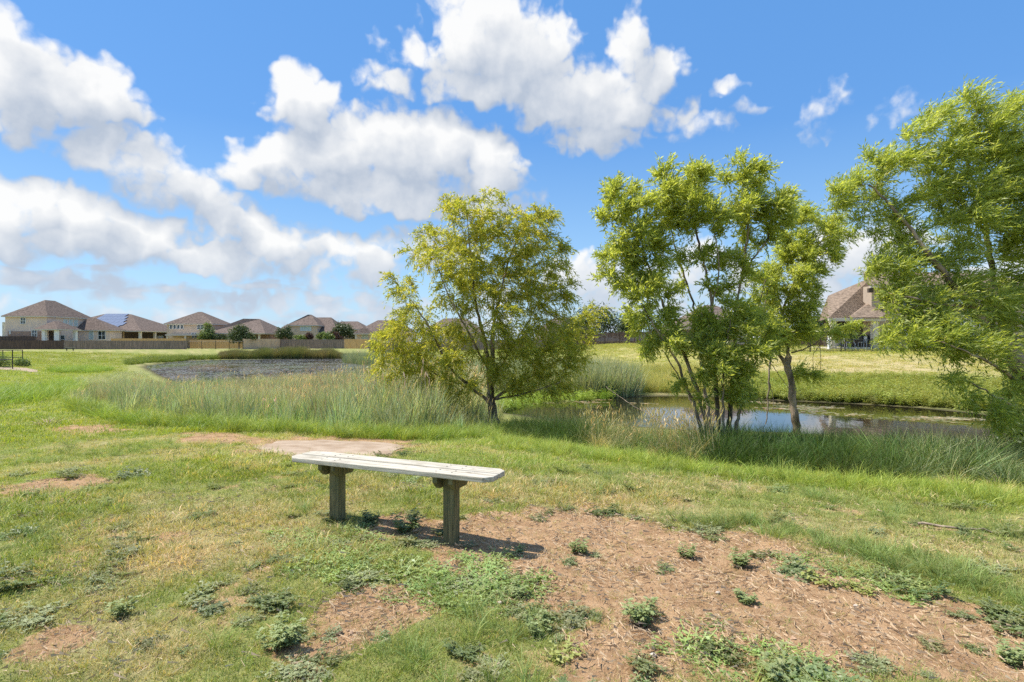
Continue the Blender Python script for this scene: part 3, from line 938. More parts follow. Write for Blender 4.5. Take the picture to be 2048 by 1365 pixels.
    scatter('shore_grass', x, y, C_BANK, rng.uniform(.7, 1.1, len(x)), jitter(c), 'dark green long grass at the far left tip of the pond', 'grass', tilt=.12)
    # long grass of the near bank, right
    P = gpoly([(985, 872), (1060, 884), (1200, 903), (1330, 920), (1430, 932), (1600, 948), (1760, 962), (1900, 968), (2060, 985), (2120, 940), (2060, 903), (1850, 890), (1700, 883), (1560, 877), (1435, 872), (1300, 868), (1180, 861), (1060, 852), (985, 850)])
    x, y = fill(None, 13500, P)
    e = seg_dist(np.stack([x, y], 1), P)
    px = CX + x / y * F
    sel = rng.uniform(0, 1, len(x))
    c = lerp((.045, .085, .02), (.115, .17, .045), np.clip(fbm(x, y, 3, 14) * 1.5 - .3 + rng.normal(0, .15, len(x)), 0, 1))  # green tint deepened to carry the shade of the willows
    st = (px > 1180) & (px < 1400) & (sel < .35)
    c[st] = lerp(c[st], (.50, .44, .24), np.full(st.sum(), .7))
    st = (px > 1800) & (sel < .35)
    c[st] = lerp(c[st], (.36, .40, .22), np.full(st.sum(), .7))
    h = rng.uniform(.46, .9, len(x)) * (.55 + .45 * sstep(e, 0, .7)) * (.15 + .85 * sstep(pond_sd(x, y), 1.6, 5.0)) * (1 - .25 * sstep(px, 1440, 1400) * sstep(px, 1190, 1230)) * (1 - .1 * sstep(px, 1480, 1520) * sstep(px, 1800, 1740))
    scatter('long_grass', x, y, C_BANK, h, jitter(c, .25), 'long dark green grass, tint deepened for willow shade, leaning over on the near bank under the willows', 'grass', tilt=.14, lean=.12)
    k = np.flatnonzero((px > 1150) & (px < 1430)); k = rng.choice(k, min(160, len(k)), replace=False)
    cp = lerp((.28, .30, .17), (.42, .42, .28), rng.uniform(0, 1, len(k)))
    scatter('seed_plumes', x[k], y[k], C_PLUME, rng.uniform(.4, .75, len(k)), jitter(cp), 'pale straw seed stalks in the bank grass left of the many-stemmed willow', 'grass', tilt=.2, lean=.1)
    # low fresh verge in front of it
    x, y = fill([(985, 878), (1200, 908), (1430, 938), (1600, 955), (1800, 972), (2060, 992), (2060, 1020), (1700, 985), (1400, 955), (1200, 925), (990, 895)], 3600)
    c = lerp((.19, .27, .045), (.29, .34, .075), rng.uniform(0, 1, len(x)))
    scatter('verge_grass', x, y, C_TALL, rng.uniform(.35, .75, len(x)), jitter(c), 'fresh yellow-green verge in front of the long bank grass', 'grass', tilt=.25)
    # floating leaves and scum along the channel
    pw_ = np.array([water_pt(*q) for q in [(1080, 800), (1300, 797), (1480, 800), (1600, 808), (1760, 816), (1900, 826), (2000, 840), (1900, 846), (1780, 838), (1640, 826), (1480, 814), (1250, 810), (1100, 812)]])
    x, y = fill(None, 700, pw_)
    cl = fbm(x * .35, y * .9, 3, 88); m = rng.uniform(0, 1, len(x)) < sstep(cl, .46, .62)
    x, y = keep(m, x, y)
    c = lerp((.16, .18, .06), (.34, .29, .20), rng.uniform(0, 1, len(x)))
    scatter('floating_leaves', x, y, C_PAD, rng.uniform(.7, 1.6, len(x)), jitter(c), 'small rafts of floating leaves on the channel', 'floating leaves', level=WL + .004, tilt=.0, yaw=rng.normal(0, .25, len(x)))
    # leafy waterside plants on the far side of the channel
    x, y = fill([(1470, 794), (1560, 800), (1700, 806), (1850, 814), (2000, 825), (2200, 845), (2200, 785), (2000, 770), (1800, 762), (1600, 758), (1480, 757)], 7800)
    c = lerp((.16, .215, .045), (.28, .315, .10), np.clip(fbm(x * .8, y * .8, 3, 44) + rng.normal(0, .15, len(x)), 0, 1))
    scatter('waterside_herbs', x, y, C_HERB, rng.uniform(.9, 1.5, len(x)), jitter(c), 'bright green leafy plants along the far side of the channel', 'plants', tilt=.15)
    x, y = fill([(840, 826), (900, 822), (1000, 826), (1080, 820), (1190, 806), (1240, 797), (1130, 800), (1000, 800), (880, 800), (830, 812)], 2300)
    c = lerp((.13, .22, .03), (.25, .34, .08), rng.uniform(0, 1, len(x)))
    scatter('marsh_herbs', x, y, C_HERB, rng.uniform(.8, 1.5, len(x)), jitter(c), 'leafy green marsh plants behind the trunk of the round willow', 'plants', tilt=.15)
    # taller green swathes on the left lawn
    for q, n, lab in (([(95, 741), (180, 738), (230, 741), (200, 746), (110, 747)], 500, 'bright green taller grass swathe beyond the pale reeds'), ([(-40, 795), (60, 782), (150, 766), (170, 776), (110, 800), (20, 812), (-40, 815)], 900, 'bright green swathe of longer grass beside the left end of the reeds'), ([(140, 765), (230, 752), (290, 748), (300, 765), (220, 775), (150, 782)], 900, 'grey-green feathery grass at the left tip of the reed bed')):
        x, y = fill(q, n * 3)
        grey = 'grey' in lab
        c = lerp((.16, .25, .035), (.25, .33, .06), rng.uniform(0, 1, len(x))) if not grey else lerp((.25, .29, .15), (.34, .36, .20), rng.uniform(0, 1, len(x)))
        scatter('swathe_grass', x, y, C_TALL, rng.uniform(.9, 1.6, len(x)), jitter(c), lab, 'grass', tilt=.2)


reeds()

# ------------------------------------------------------------------ willows by the water
M_BARK = mat_simple('willow_bark', (.40, .30, .22), .95, .5, 5, .02, 26, stretch=(1, 1, .25), spec=.15)
M_DEADWOOD = mat_simple('dead_wood', (.36, .28, .20), .9, .4, 7, .004, 40, spec=.2)


def resample(pts, step):
    pts = np.asarray(pts, float)
    # smooth through the given points
    t = np.arange(len(pts)); tt = np.linspace(0, len(pts) - 1, (len(pts) - 1) * 12 + 1)
    q = np.stack([np.interp(tt, t, pts[:, k]) for k in range(pts.shape[1])], 1)
    for _ in range(14):
        q[1:-1] = .25 * q[:-2] + .5 * q[1:-1] + .25 * q[2:]
    s = np.concatenate([[0], np.cumsum(np.linalg.norm(np.diff(q[:, :3], axis=0), axis=1))])
    n = max(3, int(s[-1] / step) + 1)
    u = np.linspace(0, s[-1], n)
    return np.stack([np.interp(u, s, q[:, k]) for k in range(q.shape[1])], 1)


def colonize(nodes, parent, att, step, reach, kill, iters, trop, seed):
    r = np.random.default_rng(seed)
    pos = list(nodes); par = list(parent)
    bd = np.full(len(att), 1e9); bn = np.zeros(len(att), int)
    def upd(idx):
        nonlocal bd, bn
        q = np.array([pos[i] for i in idx])
        for a in range(0, len(q), 400):
            D = np.linalg.norm(att[:, None] - q[None, a:a + 400], axis=2)
            k = D.argmin(1); d = D[np.arange(len(att)), k]
            m = d < bd
            bd = np.where(m, d, bd); bn = np.where(m, np.array(idx)[a:a + 400][k], bn)
    upd(list(range(len(pos))))
    tried = set()
    for it in range(iters):
        alive = bd > kill
        att, bd, bn = att[alive], bd[alive], bn[alive]
        if len(att) == 0:
            break
        m = bd < reach
        P = np.array(pos)
        src = bn[m]; dirs = att[m] - P[src]; dirs /= np.linalg.norm(dirs, axis=1, keepdims=True)
        acc = np.zeros((len(P), 3)); np.add.at(acc, src, dirs)
        use = np.unique(src); new = []
        for i in use:
            d = acc[i]; nn = np.linalg.norm(d)
            if nn < 1e-6:
                continue
            d = d / nn + trop + r.normal(0, .16, 3); d /= np.linalg.norm(d)
            key = (i, int(round(d[0] * 3)), int(round(d[1] * 3)), int(round(d[2] * 3)))
            if key in tried:
                continue
            tried.add(key)
            pos.append(P[i] + d * step); par.append(int(i)); new.append(len(pos) - 1)
        if not new:
            break
        upd(new)
    return np.array(pos), np.array(par)


def blob_points(blobs, d0, dr, dens, seed):
    """points spread through the crown's lobes: px, py, half width, half height[, depth offset m, weight]"""
    r = np.random.default_rng(seed); out = []
    for b in blobs:
        px, py, rx, ry = b[:4]; off = b[4] if len(b) > 4 else 0.0; w = b[5] if len(b) > 5 else 1.0
        c = P3(px, py, d0 + off)
        ax, az = rx / F * d0, ry / F * d0; ay = min(dr, .9 * math.sqrt(ax * az) + .15)
        n = max(4, int(dens * w * ax * az * ay * 4.2))
        q = r.normal(0, 1, (n, 3)); q /= np.linalg.norm(q, axis=1, keepdims=True)
        q *= (r.uniform(0.08, 1, n) ** (1 / 2.6))[:, None]
        out.append(c + q * np.array([ax, ay, az]))
    return np.concatenate(out)


def leaf_sprays(base, d, n_leaf, L, leaf, droop, seed, wind=(0, 0, 0)):
    """hanging sprays of narrow leaves; returns verts, quads, per-vertex value"""
    r = np.random.default_rng(seed); n = len(base)
    Ls = L * r.uniform(.55, 1.25, n); g = np.array([0, 0, -1.0]) * droop + np.array(wind)
    t = (np.arange(n_leaf) + r.uniform(0, 1, (n, n_leaf))) / n_leaf
    p = base[:, None] + Ls[:, None, None] * (d[:, None] * t[..., None] + g[None, None] * (t ** 2)[..., None] * .6)
    tan = d[:, None] + g[None, None] * t[..., None] * 1.2
    ld = tan + r.normal(0, .55, (n, n_leaf, 3)) + np.array(wind) * .5
    ld /= np.linalg.norm(ld, axis=2, keepdims=True)
    ax = r.normal(0, 1, (n, n_leaf, 3))
    s = np.cross(ld, ax); s /= np.maximum(np.linalg.norm(s, axis=2, keepdims=True), 1e-6)
    ll = leaf[0] * r.uniform(.6, 1.25, (n, n_leaf, 1)); lw = leaf[1] * r.uniform(.7, 1.3, (n, n_leaf, 1))
    nrm = np.cross(s, ld)
    V = np.stack([p, p + ld * ll * .42 - s * lw / 2 + nrm * lw * .25, p + ld * ll + nrm * ll * r.normal(0, .12, (n, n_leaf, 1)), p + ld * ll * .42 + s * lw / 2 + nrm * lw * .25], 2)
    cl = r.normal(0, .14, (n, 1))
    v = np.clip(.44 + cl + r.normal(0, .13, (n, n_leaf)), 0, 1)
    k = np.arange(n * n_leaf * 4).reshape(-1, 4)
    return V.reshape(-1, 3), k, np.repeat(v.ravel(), 4)


def willow(name, label, group, stems, blobs, d0, dr, mat, dens=26, sprays=3600, n_leaf=14, leaf=(.10, .014), spray=.34, droop=.7, wind=(.15, 0, 0), step=.13, kill=.22, seed=1, trop=(0, 0, .05), reach=4.0, twig=.0036, dead=None):
    """stems: list of (name, points (px, py, depth), base radius, tip radius, parent stem or None)"""
    st = [resample([P3(*q) for q in s[1]], step) for s in stems]
    base = st[0][0].copy()
    root = empty(name, (base[0], base[1], hz(base[0], base[1])))
    prop(root, label, 'tree', group)
    nodes, parent, rads, owner = [], [], [], []
    for si, (s, q) in enumerate(zip(stems, st)):
        rr = s[2] + (s[3] - s[2]) * np.linspace(0, 1, len(q)) ** .8
        for k, p in enumerate(q):
            if k == 0:
                if s[4] is None:
                    parent.append(-1)
                else:
                    c = [i for i in range(len(nodes)) if owner[i] == s[4]]
                    parent.append(c[int(np.argmin([np.linalg.norm(nodes[i] - p) for i in c]))])
            else:
                parent.append(len(nodes) - 1)
            nodes.append(p); rads.append(rr[k]); owner.append(si)
    n0 = len(nodes)
    att = blob_points(blobs, d0, dr, dens, seed)
    att = att[np.random.default_rng(seed).permutation(len(att))][:2600]
    # new wood grows from the upper two thirds of each stem
    pos, par = colonize(nodes, parent, att, step, reach, kill, 46, np.array(trop), seed)
    n = len(pos)
    rad = np.full(n, 0.0); kids = np.zeros(n, int)
    for i in range(n - 1, 0, -1):
        if rad[i] == 0:
            rad[i] = twig
        if par[i] >= 0:
            kids[par[i]] += 1
            rad[par[i]] = (rad[par[i]] ** 2.4 + rad[i] ** 2.4) ** (1 / 2.4)
    rad[0] = max(rad[0], twig)
    given = np.array(rads)
    rad[:n0] = given
    for i in range(n0, n):
        rad[i] = min(rad[i], .8 * rad[par[i]] + .0005)
    # stems: bark with swellings
    inv = np.array(root.location)
    for si, (s, q) in enumerate(zip(stems, st)):
        rr = given[[i for i in range(n0) if owner[i] == si]]
        u = np.linspace(0, 1, len(q))
        wob = 1 + .10 * np.sin(u * 23 + si) + .06 * np.sin(u * 61 + 2 * si)
        rr = rr * wob
        if s[4] is None:
            rr = rr * (1 + .4 * np.exp(-u * len(q) * step / .22))
        qq = q.copy()
        qq += np.random.default_rng(seed + si).normal(0, .010, qq.shape)
        V, Q = tube(qq, rr, 10)
        rr2 = np.random.default_rng(seed * 3 + si)
        V = V + rr2.normal(0, .05, V.shape) * np.repeat(rr, 10)[:, None]
        link(s[0], mesh_np(s[0], V - inv, Q, M_BARK, True), root)
    # finer wood
    main = {}
    for i in range(n0, n):
        p = par[i]
        if p >= n0 and (p not in main or rad[i] > rad[main[p]]):
            main[p] = i
    VV, QQ, off = [], [], 0
    heads = [i for i in range(n0, n) if par[i] < n0 or main.get(par[i]) != i]
    for hd in heads:
        ch = [par[hd], hd]
        while ch[-1] in main:
            ch.append(main[ch[-1]])
        q = pos[ch]; rr = np.array([min(rad[c], rad[hd]) for c in ch])
        if len(q) > 3:
            q = q.copy(); q[1:-1] = .25 * q[:-2] + .5 * q[1:-1] + .25 * q[2:]
        V, Q = tube(q, rr, 5 if rad[hd] > .012 else 3)
        VV.append(V); QQ.append(Q + off); off += len(V)
    o = link('twigs', mesh_np('twigs', np.concatenate(VV) - inv, np.concatenate(QQ), M_BARK, True), root)
    o['kind'] = 'stuff'
    # leaves
    cand = np.array([i for i in range(n0, n) if rad[i] < twig * 4.5])
    r = np.random.default_rng(seed + 5)
    w = np.where(kids[cand] == 0, 3.0, 1.0)
    sel = r.choice(cand, sprays, p=w / w.sum())
    g = pos[sel] - pos[par[sel]]; g /= np.linalg.norm(g, axis=1, keepdims=True)
    b = pos[sel] - (g * step) * r.uniform(0, 1, (sprays, 1)) + r.normal(0, .03, (sprays, 3))
    ctr = att.mean(0); outw = b - ctr; outw /= np.linalg.norm(outw, axis=1, keepdims=True)
    d = g * .55 + outw * .25 + r.normal(0, .42, (sprays, 3)) + np.array(wind) * .8 + np.array([0, 0, .12])
    d /= np.linalg.norm(d, axis=1, keepdims=True)
    V, Q, A = leaf_sprays(b, d, n_leaf, spray, leaf, droop, seed + 9, wind)
    o = link('crown', mesh_np('crown', V - inv, Q, mat, False, {'v': A}), root)
    o['kind'] = 'stuff'
    for k, (pts, r0, r1) in enumerate(dead or []):
        q = resample([P3(*c) for c in pts], .08)
        q += np.random.default_rng(seed + 60 + k).normal(0, .008, q.shape)
        V, Q = tube(q, np.linspace(r0, r1, len(q)), 6)
        link('dead_branch', mesh_np('dead_branch', V - inv, Q, M_DEADWOOD, True), root)
    return root


YEL = [(0, (.29, .33, .05)), (.4, (.47, .515, .085)), (.7, (.62, .57, .13)), (1, (.72, .62, .25))]
GRN = [(0, (.33, .37, .06)), (.45, (.475, .555, .13)), (.75, (.60, .64, .24)), (1, (.76, .75, .45))]
WIND = [(0, (.28, .36, .055)), (.45, (.47, .55, .13)), (.75, (.60, .65, .25)), (1, (.76, .76, .47))]
M_LEAF1 = mat_foliage('yellowing_willow_leaf', YEL, .6, gloss=.45, rough=.4)
M_LEAF2 = mat_foliage('willow_leaf', GRN, .66, gloss=.5, rough=.4)
M_LEAF3 = mat_foliage('windblown_willow_leaf', WIND, .64, gloss=.5, rough=.4)

g1 = gp(987, 862); D1 = g1[1]
willow('willow_tree', 'round yellow-green willow on a short single trunk at the water\'s edge', 'willows along the near bank',
       [('trunk', [(988, 875, D1), (987, 835, D1), (982, 800, D1), (980, 785, D1)], .135, .10, None),
        ('limb', [(981, 790, D1), (978, 740, D1 + .1), (970, 680, D1 + .2), (950, 610, D1), (945, 540, D1 - .2), (935, 450, D1)], .075, .012, 0),
        ('limb', [(983, 792, D1), (985, 730, D1 - .1), (985, 660, D1 - .2), (1000, 590, D1 + .1), (1020, 510, D1 + .3), (1050, 450, D1 + .3)], .075, .012, 0),
        ('limb', [(978, 805, D1), (945, 775, D1 - .2), (905, 745, D1 - .4), (880, 700, D1 - .5), (850, 640, D1 - .6), (815, 590, D1 - .6)], .05, .010, 0),
        ('limb', [(976, 800, D1), (930, 770, D1 + .3), (880, 755, D1 + .5), (830, 720, D1 + .4), (790, 690, D1 + .2)], .042, .010, 0),
        ('limb', [(986, 800, D1), (1030, 770, D1 + .2), (1070, 750, D1 + .4), (1120, 720, D1 + .5), (1180, 690, D1 + .8)], .045, .010, 0),
        ('limb', [(985, 770, D1), (1020, 700, D1 + .5), (1060, 640, D1 + .8), (1090, 570, D1 + .7)], .042, .010, 0),
        ('limb', [(979, 745, D1), (940, 670, D1 - .6), (900, 600, D1 - .9), (870, 520, D1 - .8)], .04, .010, 1),
        ('limb', [(986, 800, D1), (1040, 790, D1 - .3), (1090, 775, D1 - .6), (1120, 765, D1 - .8)], .032, .009, 0)],
       [(915, 415, 45, 32), (985, 412, 38, 30), (1075, 440, 40, 32), (940, 450, 72, 45), (1040, 470, 70, 45), (870, 480, 55, 35), (985, 500, 110, 55, .2), (1090, 510, 55, 50), (1120, 500, 28, 28), (905, 520, 75, 40, -.6), (830, 505, 30, 22), (1000, 560, 110, 50, .6), (1080, 570, 60, 60), (930, 580, 80, 45, -.5), (1120, 580, 28, 40),
        (800, 560, 40, 22, 0, .6), (790, 590, 30, 20, 0, .5), (850, 600, 45, 30, -.5, .6), (800, 640, 40, 30), (830, 670, 75, 45), (770, 690, 40, 40), (790, 730, 50, 40), (860, 730, 75, 45), (910, 690, 60, 45, -.5), (900, 770, 60, 30, 0, .7), (950, 740, 50, 40, -.6, .6),
        (1030, 660, 60, 45, -.6, .6), (1090, 670, 65, 45), (1040, 730, 60, 40, -.4, .8), (1120, 720, 60, 45), (1090, 770, 70, 30, -.3, .8), (1150, 670, 45, 50, .6), (1180, 620, 36, 36, .9, .5), (1000, 640, 60, 40, -.8, .4)],
       D1, 1.3, M_LEAF1, dens=30, sprays=8000, n_leaf=12, leaf=(.105, .024), spray=.36, droop=.75, wind=(.10, 0, 0), seed=3)

g2 = gp(1437, 912); D2 = g2[1]
stems2 = [('trunk', [(1432, 925, D2), (1420, 880, D2), (1412, 840, D2), (1396, 780, D2 + .1), (1365, 700, D2 + .3), (1330, 620, D2 + .3), (1300, 540, D2 + .2), (1260, 450, D2)], .050, .012, None),
          ('trunk', [(1420, 925, D2 - .05), (1405, 870, D2 - .1), (1385, 800, D2 - .1), (1368, 760, D2 - .2), (1345, 705, D2 - .4), (1310, 660, D2 - .5), (1280, 600, D2 - .5)], .040, .010, None),
          ('trunk', [(1442, 925, D2), (1438, 860, D2), (1432, 780, D2), (1428, 690, D2), (1425, 600, D2), (1405, 520, D2 + .1), (1390, 450, D2 + .1), (1380, 380, D2)], .052, .012, None),
          ('trunk', [(1458, 925, D2 + .1), (1458, 860, D2 + .1), (1462, 780, D2 + .1), (1470, 690, D2 + .1), (1475, 600, D2), (1490, 510, D2), (1498, 440, D2), (1490, 370, D2)], .052, .012, None),
          ('trunk', [(1436, 925, D2 + .25), (1424, 850, D2 + .3), (1408, 780, D2 + .4), (1402, 700, D2 + .4), (1385, 600, D2 + .5), (1350, 500, D2 + .5), (1330, 400, D2 + .4)], .040, .010, None),
          ('trunk', [(1468, 925, D2 - .1), (1474, 850, D2 - .15), (1488, 780, D2 - .2), (1504, 740, D2 - .3), (1522, 700, D2 - .4)], .028, .008, None),
          ('trunk', [(1450, 925, D2 - .2), (1446, 840, D2 - .25), (1445, 760, D2 - .3), (1452, 690, D2 - .4), (1460, 640, D2 - .4)], .032, .009, None),
          ('trunk', [(1426, 925, D2 + .2), (1402, 850, D2 + .3), (1372, 780, D2 + .4), (1350, 740, D2 + .4), (1325, 700, D2 + .4)], .028, .008, None),
          ('trunk', [(1464, 925, D2 + .2), (1470, 860, D2 + .3), (1484, 800, D2 + .4), (1496, 720, D2 + .4), (1510, 640, D2 + .4), (1530, 560, D2 + .4)], .036, .009, None),
          ('trunk', [(1440, 925, D2 - .25), (1424, 860, D2 - .35), (1414, 800, D2 - .45), (1405, 750, D2 - .5), (1398, 700, D2 - .5)], .026, .008, None),
          ('limb', [(1484, 555, D2), (1520, 500, D2 + .1), (1550, 450, D2 + .2), (1560, 410, D2 + .2)], .022, .008, 3),
          ('limb', [(1426, 610, D2), (1440, 540, D2 - .2), (1430, 470, D2 - .3)], .018, .007, 2)]
willow('willow_tree', 'tall many-stemmed green willow fanning up from one clump beside the channel', 'willows along the near bank', stems2,
       [(1232, 380, 22, 42), (1230, 430, 40, 48), (1270, 430, 45, 50), (1215, 500, 38, 36), (1265, 490, 55, 45), (1305, 450, 45, 55), (1330, 370, 26, 45), (1330, 420, 36, 45), (1385, 362, 46, 40), (1410, 345, 30, 28), (1390, 410, 55, 45), (1365, 440, 40, 35), (1470, 345, 45, 28), (1500, 365, 50, 40), (1480, 410, 48, 40), (1530, 420, 45, 45), (1560, 400, 28, 36), (1545, 460, 45, 38), (1430, 455, 34, 26, -.3), (1300, 520, 55, 40), (1235, 545, 45, 35, 0, .8), (1285, 570, 50, 36), (1330, 570, 36, 30, .3, .7), (1310, 620, 50, 30, 0, .8), (1270, 640, 40, 28, -.4, .7),
        (1340, 680, 50, 36, -.3, 1.0), (1390, 685, 55, 42, 0, .7), (1420, 725, 55, 45, -.4, .6), (1470, 715, 55, 50, -.3, .7), (1505, 680, 48, 48, -.4, .8), (1480, 770, 36, 44, -.3, .6), (1395, 770, 34, 40, -.3, .5), (1440, 780, 40, 40, -.4, .45), (1440, 680, 50, 45, -.4, .6), (1485, 630, 44, 50, 0, .7), (1400, 630, 44, 44, 0, .7), (1450, 500, 40, 40, .1, .5), (1440, 590, 40, 50, -.1, .45), (1370, 520, 40, 50, .3, .6), (1300, 690, 36, 24, -.5, .6), (1370, 760, 26, 30, -.3, .5), (1460, 650, 30, 40, 0, .4), (1450, 560, 26, 40, 0, .25), (1520, 560, 30, 50, .2, .5), (1500, 480, 34, 30, .2, .8)],
       D2, 1.0, M_LEAF2, dens=46, sprays=8300, n_leaf=11, leaf=(.088, .021), spray=.26, droop=.15, wind=(.22, 0, .05), step=.10, kill=.16, seed=7,
       dead=[([(1418, 893, D2 - .2), (1380, 868, D2 + .2), (1320, 842, D2 + .8), (1260, 808, D2 + 1.4), (1212, 774, D2 + 1.9)], .010, .004), ([(1425, 880, D2), (1395, 850, D2 + .3), (1370, 818, D2 + .5)], .010, .004)])

g3 = gp(1592, 884); D3 = g3[1]
willow('willow_tree', 'thin crooked willow with broken dead branches at the channel\'s near edge', 'willows along the near bank',
       [('trunk', [(1600, 900, D3), (1593, 855, D3), (1585, 800, D3), (1582, 755, D3), (1572, 730, D3), (1578, 712, D3)], .105, .08, None),
        ('limb', [(1575, 735, D3), (1555, 705, D3), (1540, 690, D3), (1525, 640, D3 - .2), (1535, 580, D3 - .2)], .06, .010, 0),
        ('limb', [(1578, 715, D3), (1575, 690, D3 + .1), (1560, 660, D3 + .1), (1565, 620, D3 + .1), (1590, 560, D3), (1625, 500, D3), (1660, 460, D3)], .05, .010, 0),
        ('limb', [(1564, 625, D3 + .1), (1550, 570, D3 + .3), (1570, 510, D3 + .4), (1590, 440, D3 + .3)], .03, .008, 2)],
       [(1600, 430, 34, 40), (1640, 470, 55, 45), (1680, 490, 30, 30), (1620, 520, 55, 45), (1575, 510, 40, 45), (1580, 560, 50, 40, -.2), (1540, 570, 36, 40), (1640, 560, 34, 34, 0, .7), (1550, 620, 45, 36), (1600, 610, 45, 30), (1520, 640, 34, 36, -.3), (1540, 670, 45, 30, -.3), (1590, 655, 40, 26, -.2), (1620, 640, 34, 22), (1640, 660, 34, 22, .3, .7), (1680, 655, 30, 20, .5, .7), (1620, 745, 16, 22, 0, .8), (1700, 650, 22, 18, .5, .6)],
       D3, 1.0, M_LEAF2, dens=34, sprays=4800, n_leaf=11, leaf=(.095, .023), spray=.30, droop=.2, wind=(.15, 0, .03), step=.12, kill=.2, seed=12,
       dead=[([(1583, 706, D3), (1605, 700, D3 - .1), (1630, 690, D3 - .2), (1650, 668, D3 - .3), (1657, 660, D3 - .3)], .022, .007), ([(1612, 698, D3 - .1), (1630, 670, D3 - .1), (1645, 640, D3)], .010, .004),
             ([(1546, 690, D3 - .1), (1538, 740, D3 - .2), (1536, 800, D3 - .2), (1532, 850, D3 - .2)], .030, .014), ([(1540, 725, D3 - .2), (1565, 760, D3 - .1), (1580, 780, D3)], .010, .006), ([(1538, 760, D3 - .2), (1545, 790, D3 - .2), (1548, 830, D3 - .2)], .010, .005),
             ([(1640, 692, D3), (1625, 710, D3), (1628, 730, D3), (1620, 760, D3)], .008, .004), ([(1640, 690, D3), (1642, 720, D3), (1640, 750, D3), (1638, 775, D3)], .009, .005), ([(1575, 690, D3), (1590, 672, D3 - .2), (1600, 655, D3 - .2)], .012, .005)])

D4 = 9.6
willow('willow_tree', 'large windblown green willow leaning in over the water at the picture\'s edge', 'willows along the near bank',
       [('trunk', [(2150, 960, D4), (2120, 890, D4), (2075, 800, D4), (2040, 735, D4), (2005, 680, D4)], .20, .12, None),
        ('limb', [(2010, 690, D4), (1965, 640, D4 - .1), (1920, 590, D4 - .2), (1890, 550, D4 - .3), (1850, 500, D4 - .3), (1800, 430, D4 - .2), (1740, 370, D4 - .2)], .085, .014, 0),
        ('limb', [(2035, 730, D4), (2010, 640, D4 + .3), (1985, 560, D4 + .5), (1975, 470, D4 + .5), (1950, 380, D4 + .4), (1920, 280, D4 + .3)], .085, .014, 0),
        ('limb', [(2070, 795, D4), (2080, 680, D4 + .3), (2075, 560, D4 + .6), (2060, 430, D4 + .5), (2050, 300, D4 + .4)], .09, .015, 0),
        ('limb', [(2085, 815, D4), (2040, 765, D4 - .3), (2000, 740, D4 - .6), (1960, 715, D4 - .8), (1900, 690, D4 - .9)], .05, .010, 0),
        ('limb', [(2095, 840, D4), (2040, 820, D4 - .4), (1985, 790, D4 - .6), (1930, 760, D4 - .8)], .035, .009, 0),
        ('limb', [(1940, 612, D4 - .2), (1890, 610, D4 - .5), (1840, 600, D4 - .6), (1790, 590, D4 - .6)], .032, .009, 1),
        ('limb', [(1975, 470, D4 + .5), (1920, 400, D4 + .1), (1870, 330, D4), (1840, 290, D4)], .035, .010, 2),
        ('limb', [(2080, 690, D4), (2130, 560, D4 - .2), (2170, 420, D4)], .06, .012, 0)],
       [(1920, 210, 42, 30), (1950, 245, 50, 40), (1880, 250, 45, 35), (2030, 225, 45, 34), (2060, 290, 60, 60), (1850, 290, 55, 35), (1920, 310, 75, 45), (2000, 300, 60, 50), (1800, 325, 55, 32), (1755, 330, 42, 26), (1705, 372, 45, 28), (1760, 385, 55, 30), (1820, 380, 50, 30), (1890, 385, 60, 45), (1960, 380, 75, 55), (2040, 390, 60, 60), (1690, 402, 40, 22), (1665, 385, 30, 18), (1770, 430, 50, 34), (1820, 450, 45, 35), (1930, 450, 70, 45), (2030, 480, 60, 50), (1740, 460, 30, 22, 0, .7), (1790, 500, 55, 36), (1850, 520, 60, 36), (1770, 545, 50, 30, -.2, 1.4), (1910, 520, 50, 36), (2020, 560, 50, 45, .3, .8), (1830, 570, 65, 34, -.2, 1.4), (1900, 590, 60, 36, -.2, 1.4), (1970, 600, 55, 34, -.2, .9), (2030, 620, 45, 40), (1790, 610, 55, 30, -.3, 1.4), (1850, 635, 60, 28, -.4, 1.4), (1820, 668, 60, 28, -.5, 1.3), (1790, 690, 40, 20, -.5, .8), (1900, 660, 60, 34, -.4), (1960, 680, 45, 34, -.5), (1900, 705, 55, 26, -.6, .5), (1960, 735, 50, 28, -.6, .5), (1905, 755, 44, 20, -.7, .35), (2030, 700, 36, 40, .3), (2030, 780, 45, 40, -.3), (1970, 795, 40, 24, -.7, .4), (2030, 850, 50, 36, -.3, .8), (1975, 840, 30, 24, -.6, .6),
        (2130, 300, 80, 80), (2140, 450, 80, 80), (2150, 600, 80, 70), (2140, 720, 70, 60), (2130, 820, 60, 50)],
       D4, 1.3, M_LEAF3, dens=44, sprays=13500, n_leaf=12, leaf=(.095, .0175), spray=.32, droop=.10, wind=(.55, 0, .06), step=.11, kill=.17, seed=21)

